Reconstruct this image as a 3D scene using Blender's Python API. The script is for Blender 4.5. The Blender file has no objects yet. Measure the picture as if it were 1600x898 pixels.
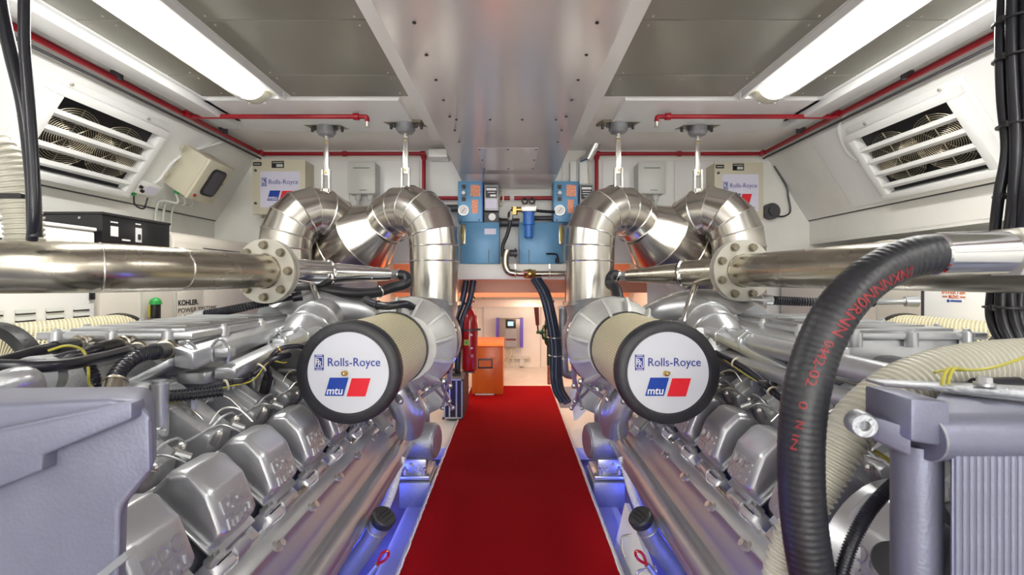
import bpy, bmesh, math, random
from mathutils import Vector, Matrix
random.seed(7)
C = bpy.context.scene.collection
SC = bpy.context.scene
PI = math.pi
# ------------------------------------------------------------------ camera
F = 720.0; H = 1.25; HY = 440.0           # focal length in pixels, eye height, horizon row
cd = bpy.data.cameras.new('camera'); cam = bpy.data.objects.new('camera', cd); C.objects.link(cam)
cd.sensor_width = 36; cd.lens = 36*F/1600; cd.shift_y = (HY-449)/1600
cam.location = (0, 0, H); cam.rotation_euler = (PI/2, 0, 0); cd.clip_start = .05
cd.dof.use_dof = True; cd.dof.focus_distance = 2.3; cd.dof.aperture_fstop = 4.5
SC.camera = cam
# ------------------------------------------------------------------ world, exposure, lights
w = bpy.data.worlds.new('world'); SC.world = w; w.use_nodes = True
w.node_tree.nodes['Background'].inputs[0].default_value = (.9, .95, 1, 1)
w.node_tree.nodes['Background'].inputs[1].default_value = .3
SC.view_settings.view_transform = 'Standard'; SC.view_settings.look = 'None'
SC.view_settings.gamma = 1; SC.view_settings.use_curve_mapping = False
SC.view_settings.exposure = 0.5
TUBE_POWER = 21.0
def lamp(name, kind, loc, energy, color, size=.1, sy=None, rot=(0, 0, 0)):
    d = bpy.data.lights.new(name, kind); d.energy = energy; d.color = color
    if kind == 'AREA':
        d.size = size
        if sy: d.shape = 'RECTANGLE'; d.size_y = sy
    else: d.shadow_soft_size = size
    o = bpy.data.objects.new(name, d); C.objects.link(o); o.location = loc; o.rotation_euler = rot
    return o
for s in (-1, 1):                                   # blue strip lamps in the bilge, under the engines
    for y, e in ((1.4, 7), (2.5, 3.5), (3.4, 3)):
        lamp('bilge_lamp', 'POINT', (s*.92, y, -.08), e, (.08, .12, 1), .06)
lamp('cabin_lamp', 'AREA', (0, 5.3, 1.42), 16, (1, .66, .46), 1.6, .5)
lamp('cabin_lamp', 'POINT', (.25, 6.2, .80), 4.5, (1, .72, .52), .1)
lamp('cabin_lamp', 'POINT', (-1.1, 5.2, 1.1), 4, (1, .6, .4), .2)
lamp('cabin_lamp', 'POINT', (1.1, 5.2, 1.1), 4, (1, .6, .4), .2)
lamp('front_fill', 'AREA', (0, -4.8, 1.75), 95, (1, .985, .95), 4.5, 1.5, (PI/2+.22, 0, 0))   # added unseen fill light, brightens whatever faces the viewer
lamp('ceiling_fill', 'AREA', (0, -2.3, .35), 34, (1, .98, .94), 1.8, .8, (math.radians(142), 0, 0))   # added unseen fill light behind the viewer, aimed up to lift the ceiling
# ------------------------------------------------------------------ helpers
def P(px, py, Y): return Vector(((px-800)/F*Y, Y, H-(py-HY)/F*Y))
def frame(axis):
    z = Vector(axis).normalized(); a = Vector((0, 0, 1)) if abs(z.z) < .9 else Vector((0, 1, 0))
    x = a.cross(z).normalized(); return x, z.cross(x), z
def catmull(pts, sub=6):
    pts = [Vector(p) for p in pts]; out = []
    q = [2*pts[0]-pts[1]]+pts+[2*pts[-1]-pts[-2]]
    for i in range(1, len(q)-2):
        a, b, c, d = q[i-1:i+3]
        for k in range(sub):
            t = k/sub
            out.append(.5*((2*b)+(c-a)*t+(2*a-5*b+4*c-d)*t*t+(3*b-a-3*c+d)*t**3))
    out.append(pts[-1]); return out
def resample(path, step):
    out = [path[0].copy()]; acc = 0
    for a, b in zip(path, path[1:]):
        L = (b-a).length
        if L < 1e-9: continue
        while acc+step <= L:
            acc += step; out.append(a.lerp(b, acc/L))
        acc -= L
    return out
class MB:
    def __init__(s): s.v = []; s.f = []
    def add(s, vs, fs):
        n = len(s.v); s.v += [Vector(v) for v in vs]; s.f += [tuple(i+n for i in f) for f in fs]; return s
    def beveled(s, vs, fs, bev, seg=2):
        if bev <= 0: return s.add(vs, fs)
        bm = bmesh.new(); V = [bm.verts.new(v) for v in vs]
        for f in fs: bm.faces.new([V[i] for i in f])
        bmesh.ops.recalc_face_normals(bm, faces=bm.faces)
        bmesh.ops.bevel(bm, geom=list(bm.edges), offset=bev, segments=seg, affect='EDGES', profile=.5)
        bm.verts.index_update()
        s.add([v.co.copy() for v in bm.verts], [[v.index for v in f.verts] for f in bm.faces]); bm.free(); return s
    def box(s, c, size, M=None, bev=0, seg=2):
        x, y, z = [k/2 for k in size]
        vs = [Vector((a*x, b*y, d*z)) for a in (-1, 1) for b in (-1, 1) for d in (-1, 1)]
        if M: vs = [M @ v for v in vs]
        vs = [v+Vector(c) for v in vs]
        return s.beveled(vs, [(0, 1, 3, 2), (4, 6, 7, 5), (0, 4, 5, 1), (2, 3, 7, 6), (0, 2, 6, 4), (1, 5, 7, 3)], bev, seg)
    def bx(s, x0, x1, y0, y1, z0, z1, bev=0, seg=2):
        return s.box(((x0+x1)/2, (y0+y1)/2, (z0+z1)/2), (abs(x1-x0), abs(y1-y0), abs(z1-z0)), None, bev, seg)
    def loft(s, A, B, bev=0, seg=2):
        n = len(A); fs = [tuple(range(n))[::-1], tuple(range(n, 2*n))]+[(i, (i+1) % n, n+(i+1) % n, n+i) for i in range(n)]
        return s.beveled([Vector(p) for p in A]+[Vector(p) for p in B], fs, bev, seg)
    def prism(s, xz, y0, y1, bev=0, seg=2):
        return s.loft([(x, y0, z) for x, z in xz], [(x, y1, z) for x, z in xz], bev, seg)
    def cyl(s, p0, p1, r0, r1=None, n=20, caps=True):
        r1 = r0 if r1 is None else r1; p0 = Vector(p0); p1 = Vector(p1); x, y, z = frame(p1-p0)
        vs = []
        for p, r in ((p0, r0), (p1, r1)): vs += [p+x*(r*math.cos(2*PI*i/n))+y*(r*math.sin(2*PI*i/n)) for i in range(n)]
        fs = [(i, (i+1) % n, n+(i+1) % n, n+i) for i in range(n)]
        if caps: fs += [tuple(range(n))[::-1], tuple(range(n, 2*n))]
        return s.add(vs, fs)
    def tube(s, path, r, n=10, caps=True, closed=False):
        path = [Vector(p) for p in path]; m = len(path); R = r if isinstance(r, (list, tuple)) else [r]*m
        T = []
        for i in range(m):
            a = path[i-1] if (i or closed) else path[i]; b = path[(i+1) % m] if (i < m-1 or closed) else path[i]
            T.append((b-a).normalized())
        x, y, z = frame(T[0]); vs = []
        for i in range(m):
            t = T[i]; x = (x-t*x.dot(t)).normalized(); y = t.cross(x)
            vs += [path[i]+(x*math.cos(2*PI*k/n)+y*math.sin(2*PI*k/n))*R[i] for k in range(n)]
        fs = []
        for i in range(m if closed else m-1):
            j = (i+1) % m
            fs += [(i*n+k, i*n+(k+1) % n, j*n+(k+1) % n, j*n+k) for k in range(n)]
        if caps and not closed: fs += [tuple(range(n))[::-1], tuple(range((m-1)*n, m*n))]
        return s.add(vs, fs)
    def ring(s, c, axis, R, r, n=28, m=6):
        x, y, z = frame(axis); c = Vector(c)
        return s.tube([c+(x*math.cos(2*PI*i/n)+y*math.sin(2*PI*i/n))*R for i in range(n)], r, m, closed=True)
    def corr(s, path, r, pitch, depth, n=14):
        pt = resample(path, pitch/4); k = [1, 1, 0, 0]
        return s.tube(pt, [r-depth*(1-k[i % 4]) for i in range(len(pt))], n)
    def lathe(s, prof, o, axis, n=32, close=False):
        x, y, z = frame(axis); o = Vector(o); vs = []; m = len(prof)
        for r, h in prof: vs += [o+z*h+(x*math.cos(2*PI*k/n)+y*math.sin(2*PI*k/n))*max(r, 1e-4) for k in range(n)]
        fs = []
        for i in range(m if close else m-1):
            j = (i+1) % m; fs += [(i*n+k, i*n+(k+1) % n, j*n+(k+1) % n, j*n+k) for k in range(n)]
        if not close:
            if prof[0][0] > 1e-3: fs.append(tuple(range(n))[::-1])
            if prof[-1][0] > 1e-3: fs.append(tuple(range((m-1)*n, m*n)))
        return s.add(vs, fs)
    def ball(s, c, r, n=12, sc=(1, 1, 1)):
        k = n//2; vs = []; c = Vector(c)
        for i in range(k+1):
            a = PI*i/k
            vs += [c+Vector((r*sc[0]*max(math.sin(a), 1e-3)*math.cos(2*PI*j/n), r*sc[1]*max(math.sin(a), 1e-3)*math.sin(2*PI*j/n), r*sc[2]*math.cos(a))) for j in range(n)]
        return s.add(vs, [(i*n+j, i*n+(j+1) % n, (i+1)*n+(j+1) % n, (i+1)*n+j) for i in range(k) for j in range(n)])
    def bolt(s, c, axis, r=.01, h=.008):
        a = Vector(axis).normalized(); c = Vector(c)
        s.cyl(c, c+a*h*.3, r*1.35, n=12); return s.cyl(c+a*h*.3, c+a*h, r, r*.92, n=6)
    def flip(s):
        s.v = [Vector((-v.x, v.y, v.z)) for v in s.v]; s.f = [f[::-1] for f in s.f]; return s
    def mesh(s, name, mat, loc=(0, 0, 0), angle=35):
        me = bpy.data.meshes.new(name); L = Vector(loc)
        me.from_pydata([v-L for v in s.v], [], s.f)
        bm = bmesh.new(); bm.from_mesh(me); bmesh.ops.recalc_face_normals(bm, faces=bm.faces); bm.to_mesh(me); bm.free()
        for p in me.polygons: p.use_smooth = True
        me.set_sharp_from_angle(angle=math.radians(angle))
        if mat: me.materials.append(mat)
        return me
WL = {}                                              # world location of each unrotated parent
def link(name, me, parent=None, loc=(0, 0, 0), M=None):
    o = bpy.data.objects.new(name, me); C.objects.link(o); loc = Vector(loc)
    WL[o] = loc
    o.location = loc-(WL[parent] if parent else Vector((0, 0, 0)))
    if parent: o.parent = parent
    if M is not None: o.rotation_mode = 'QUATERNION'; o.rotation_quaternion = M.to_quaternion()
    return o
def centre(mb):
    n = len(mb.v); lo = Vector([min(v[i] for v in mb.v) for i in range(3)]); hi = Vector([max(v[i] for v in mb.v) for i in range(3)])
    return (lo+hi)/2
def part(name, mb, mat, parent, angle=35):
    c = centre(mb); return link(name, mb.mesh(name, mat, c, angle), parent, c)
def tag(o, label, cat=None, group=None):
    o['label'] = label
    if cat: o['category'] = cat
    if group: o['group'] = group
    return o
def thing(name, label, cat, loc=(0, 0, 0), group=None):
    return tag(link(name, None, None, loc), label, cat, group)
def solo(name, mb, mat, label, cat, group=None, angle=35):
    c = centre(mb); c.z = min(v.z for v in mb.v)
    return tag(link(name, mb.mesh(name, mat, c, angle), None, c), label, cat, group)
def struct(name, mb, mat, parent=None, angle=35):
    o = part(name, mb, mat, parent, angle)
    if not parent: o['kind'] = 'structure'
    return o
_tc = {}
def text_raw(s, bold=0.0):
    if (s, bold) in _tc: return _tc[(s, bold)]
    cu = bpy.data.curves.new('t', 'FONT'); cu.body = s; cu.size = 1; cu.extrude = .5; cu.offset = bold; cu.resolution_u = 3
    o = bpy.data.objects.new('t', cu); C.objects.link(o)
    me = bpy.data.meshes.new_from_object(o.evaluated_get(bpy.context.evaluated_depsgraph_get()))
    vs = [v.co.copy() for v in me.vertices]; fs = [tuple(p.vertices) for p in me.polygons]
    bpy.data.objects.remove(o); bpy.data.meshes.remove(me)
    _tc[(s, bold)] = (vs, fs); return vs, fs
def text_mb(mb, s, M, width, height, thick=.001, bold=0.0, shear=0.0):
    """lettering fitted to width x height, centred on M's origin, standing proud along M's z"""
    vs, fs = text_raw(s, bold)
    lo = [min(v[i] for v in vs) for i in range(2)]; hi = [max(v[i] for v in vs) for i in range(2)]
    kx = width/(hi[0]-lo[0]); ky = height/(hi[1]-lo[1])
    out = []
    for v in vs:
        y = (v.y-(lo[1]+hi[1])/2)*ky; x = (v.x-(lo[0]+hi[0])/2)*kx+shear*y
        out.append(M @ Vector((x, y, thick*(v.z+.5))))
    return mb.add(out, fs)
def basis(o, x, y, z):
    M = Matrix.Identity(4)
    for i, c in enumerate((x, y, z)):
        c = Vector(c).normalized()
        for j in range(3): M[j][i] = c[j]
    for j in range(3): M[j][3] = o[j]
    return M
# ------------------------------------------------------------------ materials
def mat(name, col, metal=0, rough=.5, var=.0, vscale=6, bump=0, bscale=60, stretch=(1, 1, 1), emit=None, es=0, coat=0, alpha=1, trans=0, rvar=0):
    m = bpy.data.materials.new(name); m.use_nodes = True; nt = m.node_tree; b = nt.nodes['Principled BSDF']
    b.inputs['Base Color'].default_value = (*col, 1); b.inputs['Metallic'].default_value = metal; b.inputs['Roughness'].default_value = rough
    b.inputs['Coat Weight'].default_value = coat; b.inputs['Transmission Weight'].default_value = trans
    if emit: b.inputs['Emission Color'].default_value = (*emit, 1); b.inputs['Emission Strength'].default_value = es
    tc = nt.nodes.new('ShaderNodeTexCoord'); mp = nt.nodes.new('ShaderNodeMapping'); mp.inputs['Scale'].default_value = stretch
    nt.links.new(tc.outputs['Object'], mp.inputs[0])
    if var or rvar:
        n = nt.nodes.new('ShaderNodeTexNoise'); n.inputs['Scale'].default_value = vscale; n.inputs['Detail'].default_value = 5
        nt.links.new(mp.outputs[0], n.inputs[0])
        if var:
            mr = nt.nodes.new('ShaderNodeMapRange'); mr.inputs[1].default_value = .3; mr.inputs[2].default_value = .7
            mr.inputs[3].default_value = 1-var; mr.inputs[4].default_value = 1+var*.4; nt.links.new(n.outputs[0], mr.inputs[0])
            vm = nt.nodes.new('ShaderNodeVectorMath'); vm.operation = 'SCALE'; vm.inputs[0].default_value = col
            nt.links.new(mr.outputs[0], vm.inputs['Scale']); nt.links.new(vm.outputs[0], b.inputs['Base Color'])
        if rvar:
            mr = nt.nodes.new('ShaderNodeMapRange'); mr.inputs[1].default_value = .3; mr.inputs[2].default_value = .7
            mr.inputs[3].default_value = max(rough-rvar, .02); mr.inputs[4].default_value = rough+rvar
            nt.links.new(n.outputs[0], mr.inputs[0]); nt.links.new(mr.outputs[0], b.inputs['Roughness'])
    if bump:
        n = nt.nodes.new('ShaderNodeTexNoise'); n.inputs['Scale'].default_value = bscale; n.inputs['Detail'].default_value = 4
        nt.links.new(mp.outputs[0], n.inputs[0]); bp = nt.nodes.new('ShaderNodeBump'); bp.inputs['Strength'].default_value = bump; bp.inputs['Distance'].default_value = .01
        nt.links.new(n.outputs[0], bp.inputs['Height']); nt.links.new(bp.outputs[0], b.inputs['Normal'])
    return m
M_ = {}
M_['white'] = mat('white_paint', (.86, .85, .80), 0, .35, .06, 3, .05, 30)
M_['white2'] = mat('white_gloss_panel', (.85, .85, .83), 0, .25)
M_['ceil_metal'] = mat('dull_aluminium_sheet', (.33, .32, .28), .7, .38, .18, 2.2, .04, 8, (1, .4, 1), rvar=.1)
M_['duct'] = mat('glossy_duct_sheet', (.76, .73, .715), .3, .24)
M_['steel'] = mat('polished_stainless', (.66, .63, .58), 1, .21, .04, 3, 0, 7, rvar=.03)
M_['seam'] = mat('seam_steel', (.72, .70, .66), 1, .25)
M_['pipe_steel'] = mat('brushed_stainless_pipe', (.44, .40, .33), 1, .27, .06, 5, .0, 30, (1, 1, 1), rvar=.03)
M_['flange'] = mat('flange_plate', (.58, .56, .50), .6, .4, .05)
M_['engine'] = mat('silver_engine_paint', (.54, .55, .57), .75, .31, .05, 8, .06, 260)
M_['arm'] = mat('lightened_cast_silver', (.58, .59, .61), .55, .34, .06, 8, .05, 200)  # engine silver lightened in its base colour to offset shade over the intake arms
M_['rail'] = mat('satin_silver_rail_paint', (.58, .585, .60), .85, .33, .05, 6, .03, 120)
M_['engine2'] = mat('cast_aluminium', (.36, .37, .39), .6, .42, .14, 10, .25, 120)
M_['engine_lt'] = mat('bright_machined_alloy', (.52, .53, .54), .75, .28, .08, 12)
M_['tank'] = mat('cast_tank_paint', (.185, .19, .26), .4, .42, .10, 9, .10, 160)
M_['dark_metal'] = mat('dark_cast_iron', (.10, .10, .11), .6, .5, .2, 10, .2, 60)  # plain dark iron colour with random mottling
M_['bolt'] = mat('zinc_bolt', (.62, .60, .56), .9, .3)
M_['volute'] = mat('cast_volute_silver', (.56, .56, .54), .35, .45, .06, 9, .12, 160)
M_['flange_bolt'] = mat('dull_flange_bolt', (.28, .25, .19), .8, .38)
M_['chrome'] = mat('chrome', (.8, .8, .8), 1, .08)
M_['brass'] = mat('brass', (.60, .42, .14), 1, .3)
M_['rubber'] = mat('black_rubber', (.018, .018, .022), 0, .42, .2, 20, .1, 90)
M_['cable'] = mat('black_cable_sheath', (.014, .014, .02), 0, .28)
M_['blue_hose'] = mat('dark_blue_hose', (.015, .028, .06), 0, .3)
M_['black'] = mat('black_enamel', (.012, .012, .014), .1, .3)
M_['blackpl'] = mat('black_plastic', (.02, .02, .02), 0, .4)
M_['beige_hose'] = mat('beige_corrugated_plastic', (.56, .54, .45), 0, .4, .08, 12)
M_['cream'] = mat('cream_enclosure_paint', (.76, .71, .62), 0, .4, .04, 3)
M_['beige'] = mat('beige_box_paint', (.62, .58, .45), 0, .42, .03)
M_['greybox'] = mat('light_grey_plastic', (.60, .61, .57), 0, .4)
M_['red_pipe'] = mat('red_pipe_paint', (.33, .006, .016), 0, .3)
M_['red'] = mat('red_gloss', (.38, .006, .012), 0, .22, coat=.4)
M_['orange'] = mat('orange_cabinet_paint', (.75, .17, .025), 0, .3)
M_['copper'] = mat('salmon_warm_light_fascia', (.62, .27, .16), 0, .4)  # panel's own orange, with some warm cabin light put into the colour
M_['blue'] = mat('blue_machine_paint', (.13, .33, .56), .1, .38, .08, 8)
M_['blue2'] = mat('bright_blue_filter', (.03, .16, .55), 0, .3)
M_['logo_blue'] = mat('logo_blue_print', (.02, .04, .30), 0, .35)
M_['sign_blue'] = mat('sign_blue_print', (.01, .055, .36), 0, .35)
M_['sign_red'] = mat('sign_red_print', (.75, .015, .03), 0, .35)
M_['disc'] = mat('white_disc', (.66, .68, .73), 0, .35)
M_['print_white'] = mat('white_print', (.85, .85, .85), 0, .4)
M_['poster'] = mat('lilac_white_sheet', (.70, .68, .82), 0, .3, .06, 2)
M_['green'] = mat('green_plastic', (.03, .35, .07), 0, .35)
M_['yellow'] = mat('yellow_sheath', (.42, .38, .05), 0, .4)
M_['violet'] = mat('violet_edge', (.12, .08, .62), 0, .3)
M_['dark'] = mat('painted_recess_shade', (.01, .01, .012), 0, .6)  # near-black that stands in for shade inside recesses
M_['glass_dark'] = mat('dark_window', (.06, .05, .07), 0, .1)
M_['wire'] = mat('wire_guard', (.45, .40, .30), .8, .35)
M_['bilge'] = mat('bilge_blue_shade', (.12, .13, .20), 0, .4, .1, 5)  # white bilge, darkened and blued in its colour to deepen the blue light
M_['bed'] = mat('engine_bed_paint', (.55, .56, .58), 0, .4, .1, 5)
M_['deck'] = mat('pale_deck_paint', (.74, .72, .68), 0, .45, .1, 8, .3, 40)
M_['copper_plate'] = mat('etched_copper_plate', (.60, .25, .16), .5, .35, .6, 90)
M_['lamp'] = mat('fluorescent_diffuser', (.9, .9, .9), 0, .4, emit=(1, .99, .95), es=TUBE_POWER)
M_['lamp_end'] = mat('clear_lamp_end', (.62, .60, .48), 0, .15)
M_['screen'] = mat('lit_screen', (.1, .3, .8), 0, .2, emit=(.25, .55, 1), es=1.5)
M_['charger'] = mat('charger_grey', (.30, .29, .29), .2, .35)
M_['dred'] = mat('dark_red_grip', (.06, .008, .006), 0, .4)
M_['dgreen'] = mat('dark_green_valve', (.01, .07, .03), 0, .4)
M_['led'] = mat('blue_strip_light', (.1, .1, 1), 0, .3, emit=(.08, .12, 1), es=12)
M_['red_print'] = mat('red_print', (.26, .015, .02), 0, .5)
M_['orange_print'] = mat('orange_print', (.70, .14, .03), 0, .5)
def carpet_mat():
    m = mat('red_carpet_pile', (.37, .0, .005), 0, .95, .12, 260, .8, 420); b = m.node_tree.nodes['Principled BSDF']
    b.inputs['Sheen Weight'].default_value = .15; b.inputs['Sheen Tint'].default_value = (1, .1, .1, 1); b.inputs['Specular IOR Level'].default_value = .1
    return m
M_['carpet'] = carpet_mat()
def mesh_mat():                                      # expanded metal wrapped round the filter: fine diamond weave
    m = bpy.data.materials.new('expanded_metal_mesh'); m.use_nodes = True; nt = m.node_tree; b = nt.nodes['Principled BSDF']
    tc = nt.nodes.new('ShaderNodeTexCoord'); sx = nt.nodes.new('ShaderNodeSeparateXYZ'); nt.links.new(tc.outputs['Object'], sx.inputs[0])
    def mth(op, a, b2=None):
        n = nt.nodes.new('ShaderNodeMath'); n.operation = op
        for i, v in enumerate((a, b2)):
            if v is None: continue
            if isinstance(v, (int, float)): n.inputs[i].default_value = v
            else: nt.links.new(v, n.inputs[i])
        return n.outputs[0]
    ang = mth('ARCTAN2', sx.outputs[2], sx.outputs[0]); u = mth('MULTIPLY', ang, 56.0); v = mth('MULTIPLY', sx.outputs[1], 330.0)
    a = mth('SINE', mth('ADD', u, v)); c = mth('SINE', mth('SUBTRACT', u, v)); h = mth('MAXIMUM', a, c)
    cr = nt.nodes.new('ShaderNodeMapRange'); nt.links.new(h, cr.inputs[0]); cr.inputs[1].default_value = -.2; cr.inputs[2].default_value = .8; cr.inputs[3].default_value = 0; cr.inputs[4].default_value = 1
    mx = nt.nodes.new('ShaderNodeMix'); mx.data_type = 'RGBA'; nt.links.new(cr.outputs[0], mx.inputs[0])
    mx.inputs[6].default_value = (.26, .21, .09, 1); mx.inputs[7].default_value = (.86, .80, .56, 1); nt.links.new(mx.outputs[2], b.inputs['Base Color'])
    b.inputs['Metallic'].default_value = .25; b.inputs['Roughness'].default_value = .42
    bp = nt.nodes.new('ShaderNodeBump'); bp.inputs['Strength'].default_value = .6; bp.inputs['Distance'].default_value = .003
    nt.links.new(h, bp.inputs['Height']); nt.links.new(bp.outputs[0], b.inputs['Normal'])
    return m
M_['mesh'] = mesh_mat()
# ================================================================== THE SETTING
HC = 2.56                                            # ceiling height
YB = 4.60                                            # bulkhead
YF = -5.0                                            # wall behind the camera
struct('floor', MB().bx(-3.3, 3.3, YF, YB+2.4, -.52, -.45), M_['bilge'])
ail = struct('trim_1', MB().bx(-.50, .48, YF, 5.5, -.07, 0).bx(-.47, .45, YF, 5.4, -.45, -.08), M_['white'])
struct('trim_2', MB().bx(-1.6, 1.6, 5.5, 6.9, -.45, 0), M_['deck'])
for i, s in enumerate((-1, 1)):                      # engine beds
    struct('trim_%d' % (3+i), MB().bx(s*.51, s*.665, 2.05, 4.55, -.45, -.16, .015).bx(s*.51, s*.62, .2, 2.04, -.45, -.30, .015), M_['bed'])
# side deck between the bed and the bulkhead
struct('trim_5', MB().bx(-1.0, -.50, 3.55, YB, -.05, -.01).bx(-1.0, -.5, 3.5, 3.55, -.1, -.01), M_['white'])
struct('trim_6', MB().bx(.48, 1.0, 3.55, YB, -.05, -.01).bx(.48, 1.0, 3.5, 3.55, -.1, -.01), M_['white'])
# ceiling with dull metal sheets
ce = struct('ceiling', MB().bx(-3.5, 3.5, YF, YB+.05, HC, HC+.08), M_['white'])
for s in (-1, 1):
    x0 = .72 if s < 0 else .64
    for (a, b) in ((-4.9, -2.31), (-2.3, -1), (-.995, .3), (.305, 1.3), (1.305, 2.285), (2.29, 2.895), (2.90, 3.23)):
        part('ceiling_sheet', MB().bx(s*x0, s*1.55, a, b, HC-.012, HC-.001, .003, 1), M_['ceil_metal'], ce)
        part('ceiling_sheet', MB().bx(s*1.90, s*2.20, a, b, HC-.012, HC-.001, .003, 1), M_['ceil_metal'], ce)
    part('ceiling_sheet', MB().bx(s*2.36, s*2.44, YF, 3.3, HC-.012, HC-.001), M_['ceil_metal'], ce)
    for (a, b) in ((-2.2, -.2), (-.18, 1.2), (1.22, 2.28), (2.3, 2.89), (2.91, 3.2)):
        for y in (a+.03, b-.03):
            for x in (x0+.05, 1.5, 2.0): part('screw', MB().cyl((s*x, y, HC-.016), (s*x, y, HC-.011), .006, n=8), M_['bolt'], ce)
    part('ceiling_panel', MB().loft([(s*.8, 3.27, HC), (s*2.3, 3.27, HC), (s*2.3, 3.8, HC), (s*2.1, 3.98, HC), (s*1.0, 3.98, HC), (s*.8, 3.85, HC)],
         [(s*.81, 3.28, HC-.02), (s*2.29, 3.28, HC-.02), (s*2.29, 3.79, HC-.02), (s*2.1, 3.97, HC-.02), (s*1.0, 3.97, HC-.02), (s*.81, 3.84, HC-.02)]), M_['white2'], ce)
    struct('trim_%d' % (7+(s > 0)), MB().bx(s*2.20, s*2.345, YF, 3.75, HC-.07, HC, .012).bx(s*2.17, s*2.20, YF, 3.7, HC-.02, HC), M_['white2'])
struct('trim_9', MB().bx(-.72, -.40, YF, 4.2, HC-.02, HC+.001), M_['white2'])
struct('trim_10', MB().bx(.36, .64, YF, 4.2, HC-.02, HC+.001), M_['white2'])
# sloping side walls, ledge and hull
for nm, s in (('left', -1), ('right', 1)):
    wl = struct('wall_'+nm, MB().prism([(s*2.50, HC), (s*2.95, 1.86), (s*2.99, 1.88), (s*2.56, HC+.02)], YF, YB).bx(s*2.97, s*3.0, YF, YB, 1.64, 1.87).bx(s*2.97, s*3.4, YF, YB, 1.62, 1.645).bx(s*3.36, s*3.42, YF, YB, -.5, 1.64), M_['white'])
    part('panel_joint', MB().bx(s*2.957, s*2.968, YF, YB, 1.853, 1.862), M_['dark_metal'], wl)
    # proud sheet on the slope
    d = Vector((s*.541, 0, -.841)); n = Vector((-s*.841, 0, -.541)); b0 = Vector((s*2.5, 0, HC))
    for (a, b) in ((-4.9, -2.31), (-2.3, -.2), (-.19, 1.9), (1.91, 3.95)):
        q = [b0+d*.1, b0+d*.8]
        part('wall_panel', MB().loft([q[0]+Vector((0, a, 0)), q[1]+Vector((0, a, 0)), q[1]+Vector((0, b, 0)), q[0]+Vector((0, b, 0))],
             [k+n*.006 for k in (q[0]+Vector((0, a, 0)), q[1]+Vector((0, a, 0)), q[1]+Vector((0, b, 0)), q[0]+Vector((0, b, 0)))]), M_['white2'], wl)
struct('wall_front', MB().bx(-3.4, 3.4, YF-.05, YF, -.5, HC), M_['white'])
# bulkhead: solid above, open to the next cabin below the shelf beam
wb = struct('wall_back', MB().bx(-3.4, 3.4, YB, YB+.05, 1.43, HC).bx(-3.4, -1.35, YB, YB+.05, -.5, 1.43).bx(1.35, 3.4, YB, YB+.05, -.5, 1.43), M_['white'])
for x0, x1 in ((-2.3, -1.62), (-1.6, -.92), (-.9, -.5), (.5, .88), (.9, 1.6), (1.62, 2.3)):
    part('wall_panel', MB().bx(x0, x1, YB-.012, YB, 1.45, 2.46, .003, 1), M_['white2'], wb)
struct('trim_11', MB().bx(-.95, .95, 4.26, YB, 1.27, 1.415, .012), M_['white'])
struct('trim_12', MB().bx(-1.4, 1.4, 4.62, 4.66, 1.14, 1.27), M_['copper'])
# next cabin
struct('wall_cabin', MB().bx(-1.6, 1.6, 6.77, 6.82, 0, 1.6).bx(-1.62, -1.55, YB+.05, 6.8, -.4, 1.6).bx(1.55, 1.62, YB+.05, 6.8, -.4, 1.6), M_['white'])
struct('ceiling_cabin', MB().bx(-1.6, 1.6, YB+.05, 6.8, 1.5, 1.55), M_['white'])
struct('trim_13', MB().bx(-1.5, 1.5, 5.86, 5.92, 1.055, 1.5), M_['copper'])
struct('trim_14', MB().bx(-1.5, 1.5, 6.40, 6.55, .90, 1.005, .01), M_['white'])
for x in (-.42, .42): struct('trim_%d' % (15+(x > 0)), MB().bx(x-.006, x+.006, 6.755, 6.77, 0, 1.5), M_['greybox'])
# ------------------------------------------------------------------ carpet runner
t = thing('carpet_runner', 'long red carpet runner down the middle of the aisle', 'carpet', (0, 2.8, 0))
part('pile', MB().bx(-.478, .458, .1, 5.49, 0.0, .012, .003, 1), M_['carpet'], t)
random.seed(3)
for s, x in ((-1, -.484), (1, .464)):
    mb = MB(); y = .1; pts = []
    while y < 5.48: pts.append((x+random.uniform(-.0035, .0035), y, .008+random.uniform(-.002, .003))); y += .02
    part('frayed_edge', mb.tube(pts, .006, 5), M_['print_white'], t)
# ------------------------------------------------------------------ ventilation trunk under the ceiling
t = thing('ventilation_trunk', 'wide glossy grey ventilation trunk under the middle of the ceiling', 'duct', (-.03, 2, 2.2))
XA, XB, ZD = -.482, .412, 2.21
part('trunk_body', MB().bx(XA, XB, YF, 4.12, ZD, HC, .006), M_['duct'], t)
part('end_hood', MB().loft([(XA, 4.12, ZD), (XB, 4.12, ZD), (XB, 4.12, HC), (XA, 4.12, HC)], [(XA+.03, 4.50, ZD-.04), (XB-.03, 4.50, ZD-.04), (XB-.03, 4.50, HC), (XA+.03, 4.50, HC)]), M_['duct'], t)
part('access_plate', MB().bx(-.25, .19, 3.30, 3.95, ZD-.004, ZD, .002, 1), M_['duct'], t)
scm = MB().cyl((0, 0, -.004), (0, 0, .001), .0075, n=8).mesh('screw', M_['black'])
for k in range(9):
    for x in (-.362, .315): link('screw', scm, t, (x, 1.22+k*.243, ZD))
for x in (-.33, -.13, .06, .26): link('screw', scm, t, (x, 2.73, ZD))
for y in (3.33, 3.62, 3.9):
    for x in (-.235, .175): link('screw', scm, t, (x, y, ZD-.004))
for y in (3.33, 3.9): link('screw', scm, t, (-.03, y, ZD-.004))
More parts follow.
